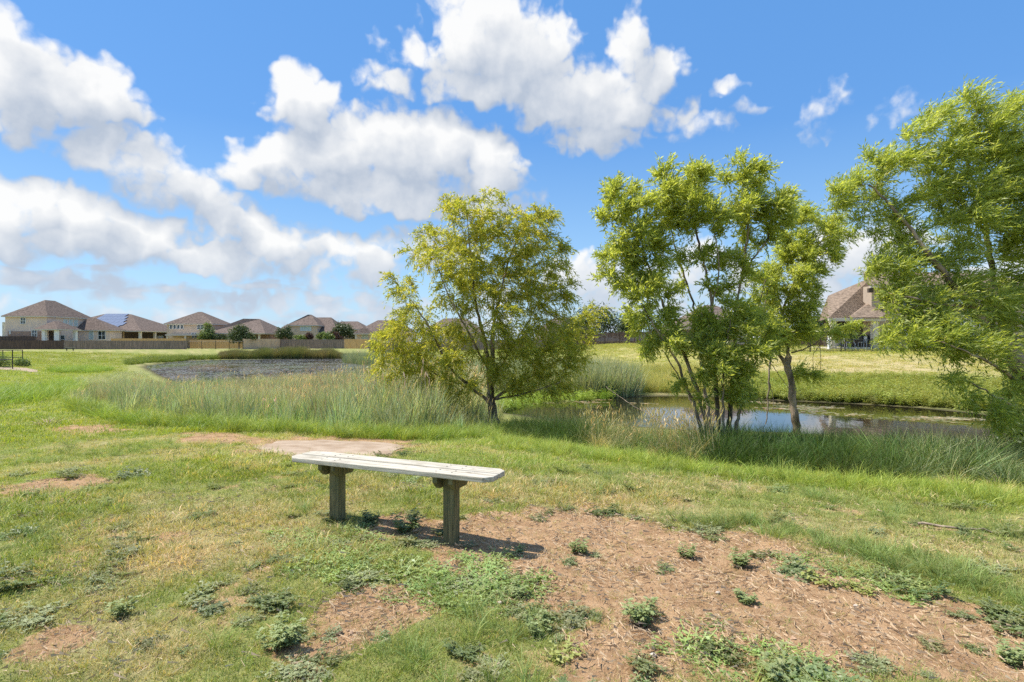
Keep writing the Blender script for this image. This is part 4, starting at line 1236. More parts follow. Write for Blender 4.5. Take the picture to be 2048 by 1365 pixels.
# ------------------------------------------------------------------ the wooden bench in front
def mat_wood(name, c1, c2, stretch=(1.2, 26, 26), knots=True, green=0.0):
    m, T, out = new_mat(name)
    pos = T.n('ShaderNodeTexCoord').outputs['Object']
    p = T.vmath('MULTIPLY', pos, stretch)
    g = T.noise(p, 2.2, 8, .65)
    col = T.mix(T.mapr(g, .34, .62), c2, c1)
    st = T.noise(T.vmath('MULTIPLY', pos, (stretch[0] * .8, stretch[1] * 2.5, stretch[2] * 2.5)), 4.0, 4, .6)
    col = T.mix(T.mapr(st, .58, .70, 0, .75), col, tuple(q * .35 for q in c2))
    col = T.mix(T.mapr(T.noise(pos, 4.5, 6, .65), .52, .72, 0, .6), col, tuple(q * .8 for q in c2))
    if green:
        col = T.mix(T.mapr(T.noise(pos, 7.0, 5, .6), .4, .7, 0, green), col, (.10, .12, .055))
    if knots:
        v = T.n('ShaderNodeTexVoronoi', {'Vector': T.vmath('MULTIPLY', pos, (3.2, 9.0, 1.0)), 'Scale': 1.0, 'Randomness': 1.0}).outputs['Distance']
        col = T.mix(T.mapr(v, .05, .11, .8, 0), col, (.13, .10, .07))
    b = T.n('ShaderNodeBsdfPrincipled', {'Base Color': col, 'Roughness': .85, 'Specular IOR Level': .2})
    T.link(T.n('ShaderNodeBump', {'Height': T.math('ADD', g, T.math('MULTIPLY', st, -.6)), 'Strength': .8, 'Distance': .003}).outputs[0], b.inputs['Normal'])
    T.link(b.outputs[0], out.inputs[0])
    return m


M_PLANK = mat_wood('bleached_plank', (.60, .555, .46), (.33, .29, .215))
M_POST = mat_wood('weathered_post', (.25, .215, .11), (.10, .09, .045), (26, 26, 1.2), False, .5)


def build_bench():
    A, B = np.array([-1.43, 4.665]), np.array([-.452, 4.245])
    c = (A + B) / 2; ax = (B - A) / np.linalg.norm(B - A); half = np.linalg.norm(B - A) / 2
    z0 = hz(*c)
    root = empty('bench', (c[0], c[1], z0), math.atan2(ax[1], ax[0]))
    prop(root, 'backless wooden bench with bleached plank seat on two posts in the bare soil', 'bench')
    def part(g, name, mat, bev):
        me = bpy.data.meshes.new(name); me.from_pydata(g.v, [], g.f); me.update(); me.materials.append(mat)
        o = link(name, me, root)
        m = o.modifiers.new('edge', 'BEVEL'); m.width = bev; m.segments = 2
        return o
    top, th, ln = .535, .038, .925
    for s in (-1, 1):                                   # two planks, outer corners cut off
        w0, w1 = s * .011, s * .154
        cut = .055
        g = Geo()
        o_ = [(-ln, w0), (ln, w0), (ln, w1 - s * cut), (ln - cut, w1), (-ln + cut, w1), (-ln, w1 - s * cut)]
        if s < 0:
            o_ = o_[::-1]
        g.prism(o_, 'z', top - th, top)
        part(g, 'plank', M_PLANK, .006)
    for s in (-1, 1):
        lo = hz(*(c + ax * half * s)) - z0 - .15
        part(Geo().box(s * half - .046, s * half + .046, -.046, .046, lo, top - th), 'leg', M_POST, .004)
        for k in (-1, 1):                               # cleats either side of the post carry the planks
            x0 = s * half + k * .0465; x1 = x0 + k * .038
            o_ = [(-.135, top - th - .001), (-.135, top - th - .042), (-.085, top - th - .092), (.085, top - th - .092), (.135, top - th - .042), (.135, top - th - .001)]
            part(Geo().prism(o_, 'x', min(x0, x1), max(x0, x1)), 'cleat', M_POST, .003)
    for s in (-1, 1):                                   # screw heads
        for y in (-.11, -.05, .05, .11):
            for k in (-.066, .066):
                g = Geo(); n = 8
                cx = s * half + k
                g.prism([(cx + .006 * math.cos(i * math.tau / n), y + .006 * math.sin(i * math.tau / n)) for i in range(n)], 'z', top - .001, top + .0015)
                me = bpy.data.meshes.new('screw'); me.from_pydata(g.v, [], g.f); me.materials.append(M_IRON); link('screw', me, root)


M_IRON = mat_simple('black_iron', (.02, .021, .021), .5, .2, 10, spec=.4)
build_bench()

# ------------------------------------------------------------------ houses
M_SHINGLE = mat_simple('brown_shingle', (.185, .142, .118), .95, .35, 3.0, .02, 12, stretch=(1, 1, 3), spec=.1)
M_SIDING3 = mat_simple('brown_siding', (.50, .39, .29), .8, .08, 1.2)
M_SHINGLE2 = mat_simple('tan_shingle', (.29, .215, .155), .95, .35, 4.0, .02, 16, stretch=(1, 1, 3), spec=.1)
M_SIDING = mat_simple('pale_siding', (.80, .62, .50), .8, .06, 1.0)
M_SIDING2 = mat_simple('tan_siding', (.64, .49, .36), .8, .08, 1.2)
M_STONE = mat_simple('cream_stone', (.78, .70, .56), .9, .2, 3.0, .02, 6)
M_TRIM = mat_simple('white_trim', (.84, .82, .78), .6, .05, 2)
M_FASCIA = mat_simple('beige_fascia', (.66, .59, .50), .7, .05, 2)
M_PAINTED_SHADE = mat_simple('painted_shade', (.10, .075, .06), .9, .2, 2)  # dark colour that carries the shade under porch and patio roofs
M_PANEL = mat_simple('solar_panel', (.17, .19, .25), .22, .1, 3, spec=.7)
M_WHITE = mat_simple('white_plastic', (.78, .78, .76), .5, .05, 3)
M_LIME = mat_simple('lime_planter', (.48, .56, .08), .6, .1, 5)
M_GREENBIN = mat_simple('bin_green', (.22, .30, .16), .6, .1, 4)
M_BLIND = mat_simple('pale_blind', (.52, .60, .57), .5, .05, 1, spec=.6)


def mat_brick(name, c1, c2, mortar):
    m, T, out = new_mat(name)
    pos = T.n('ShaderNodeTexCoord').outputs['Object']
    s = T.n('ShaderNodeSeparateXYZ', {0: pos})
    v = T.n('ShaderNodeCombineXYZ', {0: T.math('ADD', s.outputs[0], s.outputs[1]), 1: s.outputs[2], 2: 0.0}).outputs[0]
    b = T.n('ShaderNodeTexBrick', {'Vector': v, 'Color1': (*c1, 1), 'Color2': (*c2, 1), 'Mortar': (*mortar, 1), 'Scale': 1.0, 'Mortar Size': .008, 'Brick Width': .22, 'Row Height': .075})
    col = T.mix(T.mapr(T.noise(pos, 1.4, 5, .6), .3, .7, 0, .4), b.outputs[0], c2)
    T.link(T.n('ShaderNodeBsdfPrincipled', {'Base Color': col, 'Roughness': .9, 'Specular IOR Level': .15}).outputs[0], out.inputs[0])
    return m


M_BRICK = mat_brick('red_brown_brick', (.44, .25, .17), (.31, .18, .125), (.52, .45, .38))
M_BRICK2 = mat_brick('tan_brick', (.66, .44, .24), (.52, .34, .18), (.6, .5, .38))


def mat_glass():
    m, T, out = new_mat('window_glass')
    T.link(T.n('ShaderNodeBsdfPrincipled', {'Base Color': (.035, .05, .055, 1), 'Roughness': .06, 'Specular IOR Level': .8}).outputs[0], out.inputs[0])
    return m


M_GLASS = mat_glass()


def block(root, name, x0, x1, y0, y1, z0, z1, mat):
    return Geo().box(x0, x1, y0, y1, z0, z1).build(name, mat, root)


def roof(root, x0, x1, y0, y1, ze, zr, ridge, mat=None, over=.45, name='roof', th=.2):
    """hip roof over a rectangle; ridge = (xa, ya, xb, yb); with a beige fascia as its own sub-part"""
    x0, x1, y0, y1 = x0 - over, x1 + over, y0 - over, y1 + over
    xa, ya, xb, yb = ridge
    V = [(x0, y0, ze), (x1, y0, ze), (x1, y1, ze), (x0, y1, ze), (xa, ya, zr), (xb, yb, zr)]
    if abs(xb - xa) >= abs(yb - ya):
        Fc = [(0, 1, 5, 4), (1, 2, 5), (2, 3, 4, 5), (3, 0, 4), (3, 2, 1, 0)]
    else:
        Fc = [(0, 1, 4), (1, 2, 5, 4), (2, 3, 5), (3, 0, 4, 5), (3, 2, 1, 0)]
    o = Geo().add(V, Fc).build(name, mat or M_SHINGLE, root)
    e = .03
    g = Geo().box(x0 + e, x1 - e, y0 + e, y1 - e, ze - th, ze - .012)
    g.build('fascia', M_FASCIA, o)
    return o


def window(root, a0, a1, z0, z1, face, at, bars=1, blind=False, cross=True, mat=None):
    """a framed window; face '-y' looks at the viewer, '+x' looks to the right, '-x' to the left; at = plane of the wall"""
    def bx(g, u0, u1, w0, w1, d0, d1):
        if face == '-y':
            g.box(u0, u1, at - d1, at - d0, w0, w1)
        elif face == '+x':
            g.box(at + d0, at + d1, u0, u1, w0, w1)
        else:
            g.box(at - d1, at - d0, u0, u1, w0, w1)
        return g
    f = .09
    g = Geo()
    bx(g, a0 - f, a1 + f, z1, z1 + f, .0, .09); bx(g, a0 - f, a1 + f, z0 - f, z0, .0, .11)
    bx(g, a0 - f, a0, z0, z1, .0, .09); bx(g, a1, a1 + f, z0, z1, .0, .09)
    for k in range(1, bars + 1):
        u = a0 + (a1 - a0) * k / (bars + 1); bx(g, u - .04, u + .04, z0, z1, .0, .085)
    if cross:
        zc = (z0 + z1) / 2; bx(g, a0, a1, zc - .035, zc + .035, .0, .08)
    o = g.build('window', mat or M_TRIM, root)
    n = bars + 1
    for k in range(n):
        u0 = a0 + (a1 - a0) * k / n; u1 = a0 + (a1 - a0) * (k + 1) / n
        bx(Geo(), u0 + .01, u1 - .01, z0 + .01, z1 - .01, .005, .03).build('pane', M_BLIND if blind else M_GLASS, o)
    return o


def posts(root, pts, w, z0, z1, mat, name='column'):
    for (x, y) in pts:
        Geo().box(x - w / 2, x + w / 2, y - w / 2, y + w / 2, z0, z1).build(name, mat, root)


def house(name, x, y, label):
    r = empty(name, (x, y, hz(x, y)))
    prop(r, label, 'house', 'houses beyond the pond')
    return r


def X(px, d):
    return (px - CX) / F * d


def Z(py, d):
    return CAMH + (CY - py) / F * d


Z0 = -.6
# two-storey siding house, far left
r = house('house', -92, 113, 'two-storey pale siding house with hip-roofed porch, first from the left')
block(r, 'wall', -96.2, -88.3, 108, 119, Z0, 6.25, M_SIDING)
block(r, 'brick_wall', -95.6, -89.4, 107.86, 108.0, Z0, 3.35, M_BRICK)
block(r, 'wall', -99.2, -96.2, 112.8, 123, Z0, 6.1, M_SIDING2)
block(r, 'chimney', -97.3, -96.25, 108.6, 109.9, Z0, 5.1, M_STONE)
roof(r, -96.2, -88.3, 108, 119, 6.25, 9.6, (-92.2, 112.3, -92.2, 114.8))
roof(r, -99.2, -92, 112.8, 123.0, 6.28, 9.0, (-97.4, 116.2, -95.0, 116.2))
window(r, X(42, 108), X(51, 108), Z(648, 108), Z(636, 108), '-y', 108)
window(r, X(64.5, 107.86), X(74, 107.86), Z(673, 107.86), Z(661, 107.86), '-y', 107.86)
window(r, X(18, 108) + .3, X(22, 108), Z(668, 108), Z(662, 108), '-y', 107.86, 0)
for py_ in (112.0, 113.35, 114.7):
    window(r, py_, py_ + .85, 4.55, 5.75, '+x', -88.3, 0, True, False)
block(r, 'wing_wall', -88.3, -81.6, 115.6, 119.0, Z0, 3.75, M_SIDING)
roof(r, -88.3, -81.6, 115.6, 119.6, 3.75, 6.2, (-87.6, 117.6, -86.0, 117.6))
window(r, X(179, 115.6), X(187, 115.6), Z(679, 115.6), Z(663, 115.6), '-y', 115.6, 0, True)
window(r, X(197, 115.6), X(211, 115.6), Z(679, 115.6), Z(663, 115.6), '-y', 115.6, 1)
block(r, 'porch_floor', -88.2, -84.4, 105.6, 110.8, Z0, .55, M_TRIM)
block(r, 'porch_shade_sheet', -88.28, -88.1, 108.5, 110.6, .56, 3.4, M_PAINTED_SHADE)  # thin dark sheet on the flat wall, painted as porch shade
posts(r, [(-87.0, 105.9), (-84.75, 105.9), (-84.75, 110.4)], .55, .56, 3.5, M_TRIM)
roof(r, -88.25, -84.4, 105.5, 110.9, 3.72, 5.3, (-86.6, 107.6, -86.4, 108.6), over=.3)
block(r, 'porch_wall', -84.95, -84.55, 106.3, 110.0, .56, 1.15, M_TRIM)
window(r, 111.2, 112.2, .9, 2.6, '+x', -88.3, 0)

# low house with the solar roof
r = house('house', -89, 128, 'single-storey tan brick house with solar panels covering its roof slope')
block(r, 'wall', -100, -82.0, 120, 137, Z0, 3.6, M_BRICK2)
ro = roof(r, -100, -78.4, 120, 137, 3.66, 7.55, (-92.3, 128.5, -86.0, 128.5))
posts(r, [(-78.6, 120.3), (-78.6, 125.2), (-78.6, 130.5), (-78.6, 136.4)], .45, Z0, 3.5, M_STONE)
block(r, 'porch_shade_sheet', -82.0, -81.9, 120.4, 136, Z0, 3.4, M_PAINTED_SHADE)  # dark sheet paints the porch's shade over the brick behind
window(r, 131.5, 133.5, .9, 2.6, '+x', -81.9, 1)
sl_y0, sl_y1 = 119.55, 128.5
sl_len = math.hypot(sl_y1 - sl_y0, 7.55 - 3.66)
uy, uz = (sl_y1 - sl_y0) / sl_len, (7.55 - 3.66) / sl_len
rows = [(8.0, -92.2, -86.4), (6.25, -92.6, -85.4), (4.5, -93.2, -84.6), (2.75, -93.0, -83.6), (1.0, -89.4, -84.0)]
for s0, xa, xb in rows:
    k = int((xb - xa) / 1.05)
    for i in range(k):
        x0 = xb - (i + 1) * 1.05
        g = Geo(); V = []
        for lift in (.10, .145):
            for (xx, ss) in ((x0 + .015, s0), (x0 + 1.035, s0), (x0 + 1.035, s0 + 1.7), (x0 + .015, s0 + 1.7)):
                V.append((xx, sl_y0 + uy * ss - uz * lift, 3.66 + uz * ss + uy * lift))
        g.add(V, [(3, 2, 1, 0), (4, 5, 6, 7), (0, 1, 5, 4), (1, 2, 6, 5), (2, 3, 7, 6), (3, 0, 4, 7)])
        g.build('solar_panel', M_PANEL, r)

r = house('house', -67, 121.5, 'two-storey tan house with pyramid roof and a row of four narrow windows')
block(r, 'wall', -71.6, -62.2, 118, 126, Z0, 5.1, M_SIDING2)
roof(r, -71.6, -62.2, 118, 126, 5.1, 7.75, (-67.2, 121.9, -66.4, 121.9))
for k in range(4):
    a = X(340 + 7.4 * k, 118)
    window(r, a, a + .45, Z(658, 118), Z(650.5, 118), '-y', 118, 0, False, False)
window(r, X(395, 118), X(407, 118), Z(659, 118), Z(650.5, 118), '-y', 118, 1)
block(r, 'porch_roof', -70.5, -62.6, 115.6, 117.98, 2.6, 2.85, M_FASCIA)
posts(r, [(-70.2, 115.9), (-66.5, 115.9), (-62.9, 115.9)], .3, Z0, 2.6, M_STONE)
window(r, X(384, 118), X(394, 118), Z(676, 118), Z(667, 118), '-y', 118, 1)

r = house('house', -56, 122, 'low brown house with broad hip roof behind the round dark tree')
block(r, 'wall', -62.0, -53.4, 116, 130, Z0, 3.1, M_SIDING2)
block(r, 'brick_wall', -53.4, -50.6, 119, 130, Z0, 3.1, M_BRICK)
block(r, 'porch_shade_sheet', -56.2, -53.5, 115.9, 116.0, Z0, 2.9, M_PAINTED_SHADE)  # flat dark sheet standing in for the shaded porch opening
roof(r, -62.0, -50.6, 116, 130, 3.1, 6.3, (-57.6, 122.0, -55.0, 124.0))
posts(r, [(-55.6, 116.2 - .4), (-51.6, 116.2)], .35, Z0, 3.0, M_STONE)

r = house('house', -44, 127, 'two-storey tan house with wide upstairs window above the grey fence')
block(r, 'wall', X(578, 122), X(634, 122), 122, 130, Z0, 4.9, M_SIDING2)
roof(r, X(578, 122), X(634, 122), 122, 130, 4.9, 7.35, (-45.2, 126, -44.6, 126.6))
block(r, 'wing_wall', X(634, 122), X(662, 122) + 1, 123.2, 132, Z0, 3.3, M_SIDING2)
roof(r, X(632, 122) - 3, X(662, 122) + 1, 123.2, 134, 3.3, 6.85, (-45.5, 129, -41.0, 129))
window(r, X(601, 122), X(622, 122), Z(661.5, 122), Z(652, 122), '-y', 122, 2, True, False)
window(r, X(634, 122) + .4, X(634, 122) + 1.7, .9, 2.6, '-y', 123.2, 0, True)
block(r, 'wall', X(553, 124), X(577, 124), 124, 132, Z0, 3.4, M_BRICK)
roof(r, X(553, 124), X(577, 124), 124, 133, 3.4, 5.3, (-49.9, 126.5, -49.9, 130))

r = house('house', -40.5, 141, 'small brown roof showing behind the dark trees beside the tan house')
block(r, 'wall', -45.5, -36.0, 138, 146, Z0, 4.4, M_SIDING2)
roof(r, -45.5, -36.0, 138, 146, 4.4, 6.4, (-42.6, 142, -38.5, 142))

r = house('house', -27, 122, 'low pale house half hidden by the leaves of the round willow')
block(r, 'wall', -32.2, -21.5, 118, 128, Z0, 3.3, M_SIDING)
roof(r, -32.2, -21.5, 118, 128, 3.3, 6.0, (-29.0, 123, -25, 123))
window(r, X(724, 118), X(736, 118), Z(678, 118), Z(669, 118), '-y', 118, 1, True)
roof(r, -32.2, -28.6, 116.6, 118.2, 3.05, 4.4, (-30.4, 117.2, -30.4, 118.0), over=.3, name='gable_roof')
posts(r, [(-32.0, 116.7), (-28.8, 116.7)], .3, Z0, 3.0, M_STONE)

for (a, b, y0, ze, zr, lab) in ((845, 965, 108, 3.2, 6.0, 'brown-roofed house seen through the round willow\'s crown'), (1075, 1185, 104, 3.2, 6.0, 'brown-roofed house behind the gap between the two bigger willows')):
    r = house('house', X((a + b) / 2, y0), y0 + 5, lab)
    xa, xb = X(a, y0), X(b, y0)
    block(r, 'wall', xa, xb, y0, y0 + 10, Z0, ze, M_SIDING2)
    roof(r, xa, xb, y0, y0 + 10, ze, zr, (xa + 3.5, y0 + 5, xb - 3.5, y0 + 5))
    window(r, xa + 2, xa + 3.6, 1.2, 2.6, '-y', y0, 1, True)
    window(r, xb - 3.6, xb - 2, 1.2, 2.6, '-y', y0, 1)

y0 = 64
xa, xb = X(1372, y0), X(1535, y0)
r = house('house', (xa + xb) / 2, y0 + 5, 'low house with grey-brown roof behind the stems of the many-stemmed willow')
block(r, 'wall', xa, xb, y0, y0 + 11, .2, 3.0, M_SIDING2)
roof(r, xa, xb, y0, y0 + 11, 3.0, 5.9, (xa + 4, y0 + 5.5, xb - 4, y0 + 5.5))
window(r, xa + 1.5, xa + 3.2, 1.3, 2.6, '-y', y0, 1)
window(r, xb - 3.2, xb - 1.5, 1.3, 2.6, '-y', y0, 1)

# two-storey house on the right
G = .84
r = house('house', 38, 55, 'two-storey tan house with deep shaded patio beyond the channel')
block(r, 'wall', 31.6, 48.5, 50.0, 51.2, .2, 6.35, M_SIDING3)
block(r, 'wall', 37.2, 48.4, 51.2, 60, .2, 6.33, M_SIDING3)
V = [(31.1, 49.5, 6.36), (49.0, 49.5, 6.36), (49.0, 60.5, 6.36), (37.6, 60.5, 6.36), (33.7, 54.6, 8.1), (43.5, 55, 8.15)]
o = Geo().add(V, [(0, 1, 5, 4), (1, 2, 5), (2, 3, 4, 5), (3, 0, 4), (3, 2, 1, 0)]).build('roof', M_SHINGLE2, r)
Geo().add([(31.2, 49.55, z) for z in (6.14, 6.345)] + [(48.95, 49.55, z) for z in (6.14, 6.345)] + [(31.2, 49.65, 6.14), (31.2, 49.65, 6.345), (48.95, 49.65, 6.14), (48.95, 49.65, 6.345)], [(0, 2, 3, 1), (4, 5, 7, 6), (0, 4, 6, 2), (1, 3, 7, 5), (0, 1, 5, 4), (2, 6, 7, 3)]).build('fascia', M_FASCIA, o)
# one-storey side with the patio under its slope
V = [(27.0, 48.6, 3.45), (32.0, 48.6, 3.45), (35.2, 55.6, 7.75), (30.0, 54.0, 5.8), (30.4, 56.5, 3.45)]
o = Geo().add(V, [(0, 1, 2, 3), (0, 3, 4), (3, 2, 4), (0, 4, 2, 1)]).build('patio_roof', M_SHINGLE2, r)
Geo().box(27.05, 31.98, 48.62, 48.75, 3.2, 3.44).build('fascia', M_FASCIA, o)
V = [(28.7, 48.4, 3.5), (32.3, 48.4, 3.5), (31.7, 50.5, 4.85), (31.7, 52, 4.85), (28.9, 51.4, 3.9)]
Geo().add(V, [(0, 1, 2), (0, 2, 3, 4), (0, 4, 3, 1), (1, 3, 2)]).build('patio_hip', M_SHINGLE2, r)
block(r, 'patio_wall', 29.6, 32.6, 53.5, 54, .2, 3.4, M_PAINTED_SHADE)  # patio walls coloured dark for the shade beneath the roof
block(r, 'patio_wall', 31.62, 31.9, 51.25, 53.45, .2, 3.4, M_PAINTED_SHADE)
block(r, 'patio_floor', 27.3, 32.4, 48.7, 53.5, .2, G + .12, M_STONE)
posts(r, [(27.6, 49.0), (31.2, 49.0)], .42, G, 3.2, M_STONE)
block(r, 'patio_door', 30.4, 31.1, 53.42, 53.5, G + .12, 2.9, M_WHITE)
window(r, X(1789, 50), X(1812, 50), Z(677, 50), Z(645, 50), '-y', 50, 0)
window(r, X(1836, 50), X(1858, 50), Z(677, 50), Z(645, 50), '-y', 50, 0)
window(r, X(1900, 50), X(1945, 50), Z(676, 50), Z(636, 50), '-y', 50, 1, True)
window(r, X(1958, 50), X(1973, 50), Z(678, 50), Z(640, 50), '-y', 50, 0)
window(r, X(1800, 50), X(1838, 50), Z(612, 50), Z(584, 50), '-y', 50, 1, False, False)
window(r, X(1900, 50), X(1930, 50), Z(612, 50), Z(588, 50), '-y', 50, 1, True, False)
block(r, 'eave_return', 31.2, 31.58, 49.7, 49.98, 5.75, 6.12, M_PAINTED_SHADE)
block(r, 'band_course', 31.5, 48.6, 49.9, 49.99, 3.35, 3.6, M_STONE)


def patio_things():
    z = G + .12
    t = empty('patio_table', (30.0, 50.2, z)); prop(t, 'white metal patio table on the shaded patio', 'table')
    n = 14
    Geo().prism([(30.0 + .55 * math.cos(i * math.tau / n), 50.2 + .55 * math.sin(i * math.tau / n)) for i in range(n)], 'z', z + .70, z + .73).build('table_top', M_WHITE, t)
    for i in range(4):
        a = i * math.pi / 2 + .4
        Geo().tube([(30 + .12 * math.cos(a), 50.2 + .12 * math.sin(a), z + .7), (30 + .4 * math.cos(a), 50.2 + .4 * math.sin(a), z)], .02, 6).build('leg', M_WHITE, t)
    for k, (cx, cy, s, lab) in enumerate(((29.3, 50.0, 1, 'white patio chair at the outer side of the patio table'), (30.8, 50.0, -1, 'white patio chair at the house side of the patio table'))):
        c = empty('patio_chair', (cx, cy, z)); prop(c, lab, 'chair', 'patio chairs')
        Geo().box(cx - .24, cx + .24, cy - .24, cy + .24, z + .42, z + .46).build('seat', M_WHITE, c)
        xb = cx - s * .22
        Geo().box(min(xb, xb - s * .04), max(xb, xb - s * .04), cy - .24, cy + .24, z + .5, z + .95).build('backrest', M_WHITE, c)
        for (ax, ay) in ((-.22, -.22), (.22, -.22), (-.22, .22), (.22, .22)):
            Geo().box(cx + ax - .018, cx + ax + .018, cy + ay - .018, cy + ay + .018, z, z + (.42 if (ax * s) > 0 else .95)).build('leg', M_WHITE, c)
    g = empty('barbecue_grill', (31.2, 50.4, z)); prop(g, 'black barbecue grill beside the patio column', 'grill')
    Geo().box(30.9, 31.5, 50.2, 50.7, z + .35, z + .8).build('firebox', M_IRON, g)
    Geo().prism([(30.9, z + .81), (31.5, z + .81), (31.45, z + 1.0), (31.3, z + 1.1), (31.1, z + 1.1), (30.95, z + 1.0)], 'y', 50.2, 50.7).build('lid', M_IRON, g)
    for (ax, ay) in ((30.94, 50.24), (31.46, 50.24), (30.94, 50.66), (31.46, 50.66)):
        Geo().box(ax - .02, ax + .02, ay - .02, ay + .02, z, z + .35).build('leg', M_IRON, g)
    for cx, lab in ((29.05, 'lime green planter by the outer patio column'), (31.15, 'lime green planter by the inner patio column')):
        p = Geo(); n = 12
        ring = lambda rr, zz: [(cx + rr * math.cos(i * math.tau / n), 48.95 + rr * math.sin(i * math.tau / n), zz) for i in range(n)]
        V = ring(.12, z) + ring(.17, z + .34) + ring(.145, z + .34) + ring(.13, z + .26)
        Fc = [(k * n + i, k * n + (i + 1) % n, (k + 1) * n + (i + 1) % n, (k + 1) * n + i) for k in range(3) for i in range(n)]
        Fc += [tuple(range(n))[::-1], tuple(range(3 * n, 4 * n))]
        prop(p.add(V, Fc).build('planter', M_LIME), lab, 'planter', 'patio planters')
    # garden statue or post by the outer column
    s = Geo(); n = 10; cx, cy = 27.0, 48.5
    prof = [(.16, 0), (.16, .12), (.10, .16), (.12, .5), (.15, .75), (.09, .92), (.06, .98), (.10, 1.08), (.09, 1.2), (.02, 1.26)]
    V = [(cx + q * math.cos(i * math.tau / n), cy + q * math.sin(i * math.tau / n), hz(cx, cy) + zz) for q, zz in prof for i in range(n)]
    Fc = [(k * n + i, k * n + (i + 1) % n, (k + 1) * n + (i + 1) % n, (k + 1) * n + i) for k in range(len(prof) - 1) for i in range(n)]
    prop(s.add(V, Fc + [tuple(range(n))[::-1], tuple(range((len(prof) - 1) * n, len(prof) * n))]).build('garden_ornament', M_WHITE, smooth=True), 'pale standing garden ornament beside the outer patio column', 'ornament')
    # wheeled bin behind the fence
    d = 49.0; cx = X(1512, d); zb = hz(cx, d)
    b = empty('waste_bin', (cx, d, zb)); prop(b, 'pale green wheeled bin with white lid beyond the iron fence', 'bin')
    Geo().add([(cx - .26, d - .28, zb + .06), (cx + .26, d - .28, zb + .06), (cx + .26, d + .28, zb + .06), (cx - .26, d + .28, zb + .06), (cx - .34, d - .36, zb + .98), (cx + .34, d - .36, zb + .98), (cx + .34, d + .36, zb + .98), (cx - .34, d + .36, zb + .98)],
              [(3, 2, 1, 0), (4, 5, 6, 7), (0, 1, 5, 4), (1, 2, 6, 5), (2, 3, 7, 6), (3, 0, 4, 7)]).build('body', M_GREENBIN, b)
    Geo().prism([(d - .40, zb + .985), (d + .40, zb + .985), (d + .38, zb + 1.06), (d + .1, zb + 1.12), (d - .38, zb + 1.05)], 'x', cx - .37, cx + .37).build('lid', M_WHITE, b)
    for s_ in (-1, 1):
        Geo().tube([(cx + s_ * .28, d + .3, zb + .1), (cx + s_ * .34, d + .3, zb + .1)], .1, 12).build('wheel', M_IRON, b)


patio_things()

# ------------------------------------------------------------------ fences
M_FDARK = mat_simple('dark_fence_wood', (.15, .10, .08), .9, .5, 1.6, stretch=(3, 3, .4), col2=(.07, .048, .042))
M_FGREY = mat_simple('grey_fence_wood', (.33, .24, .20), .9, .4, 1.6, stretch=(3, 3, .4), col2=(.16, .125, .105))
M_FTAN = mat_simple('tan_fence_wood', (.68, .49, .33), .9, .3, 1.6, stretch=(3, 3, .4), col2=(.52, .36, .24))
M_FNEW = mat_simple('new_orange_fence_wood', (.74, .46, .21), .85, .25, 1.6, stretch=(3, 3, .4), col2=(.58, .34, .14))


def wood_fence(p, q, h, mat, label, panel=2.4):
    """run of close boards from p to q in panels between posts"""
    p, q = np.array(p, float), np.array(q, float)
    L = np.linalg.norm(q - p); u = (q - p) / L; nrm = np.array([u[1], -u[0]])
    if nrm[1] > 0:
        nrm = -nrm
    root = empty('wooden_fence', (p[0], p[1], hz(*p)))
    prop(root, label, 'fence', 'wooden fences round the back yards')
    n = max(1, int(round(L / panel)))
    rr = random.Random(int(abs(p[0]) * 10))
    for k in range(n):
        a = p + u * L * k / n; b = p + u * L * (k + 1) / n
        g = Geo(); m = int(np.linalg.norm(b - a) / .145)
        for j in range(m):
            s0 = a + (b - a) * (j / m); s1 = a + (b - a) * ((j + .93) / m)
            z = hz(*((a + b) / 2)); top = z + h + rr.uniform(-.015, .015)
            o = nrm * rr.uniform(0, .012)
            V = [(*(s0 + o), z - .15), (*(s1 + o), z - .15), (*(s1 + o), top), (*(s0 + o), top)]
            V += [(v[0] - nrm[0] * .02, v[1] - nrm[1] * .02, v[2]) for v in V]
            g.add(V, [(0, 1, 2, 3), (7, 6, 5, 4), (0, 4, 5, 1), (1, 5, 6, 2), (2, 6, 7, 3), (3, 7, 4, 0)])
        o = g.build('board_panel', mat, root); o['kind'] = 'stuff'
        z = hz(*a)
        Geo().box(a[0] - .05, a[0] + .05, a[1] - .05 + .09, a[1] + .05 + .09, z - .2, z + h + .06).build('post', mat, root)
        g = Geo()
        for zz in (.3, h - .3):
            c0, c1 = a - nrm * .03, b - nrm * .03
            V = [(*c0, hz(*a) + zz), (*c1, hz(*b) + zz), (*c1, hz(*b) + zz + .09), (*c0, hz(*a) + zz + .09)]
            V += [(v[0] - nrm[0] * .04, v[1] - nrm[1] * .04, v[2]) for v in V]
            g.add(V, [(0, 1, 2, 3), (7, 6, 5, 4), (0, 4, 5, 1), (1, 5, 6, 2), (2, 6, 7, 3), (3, 7, 4, 0)])
            if zz == .3:
                lowr = g; g = Geo()
        lowr.build('rail', mat, root); g.build('rail', mat, root)
    return root


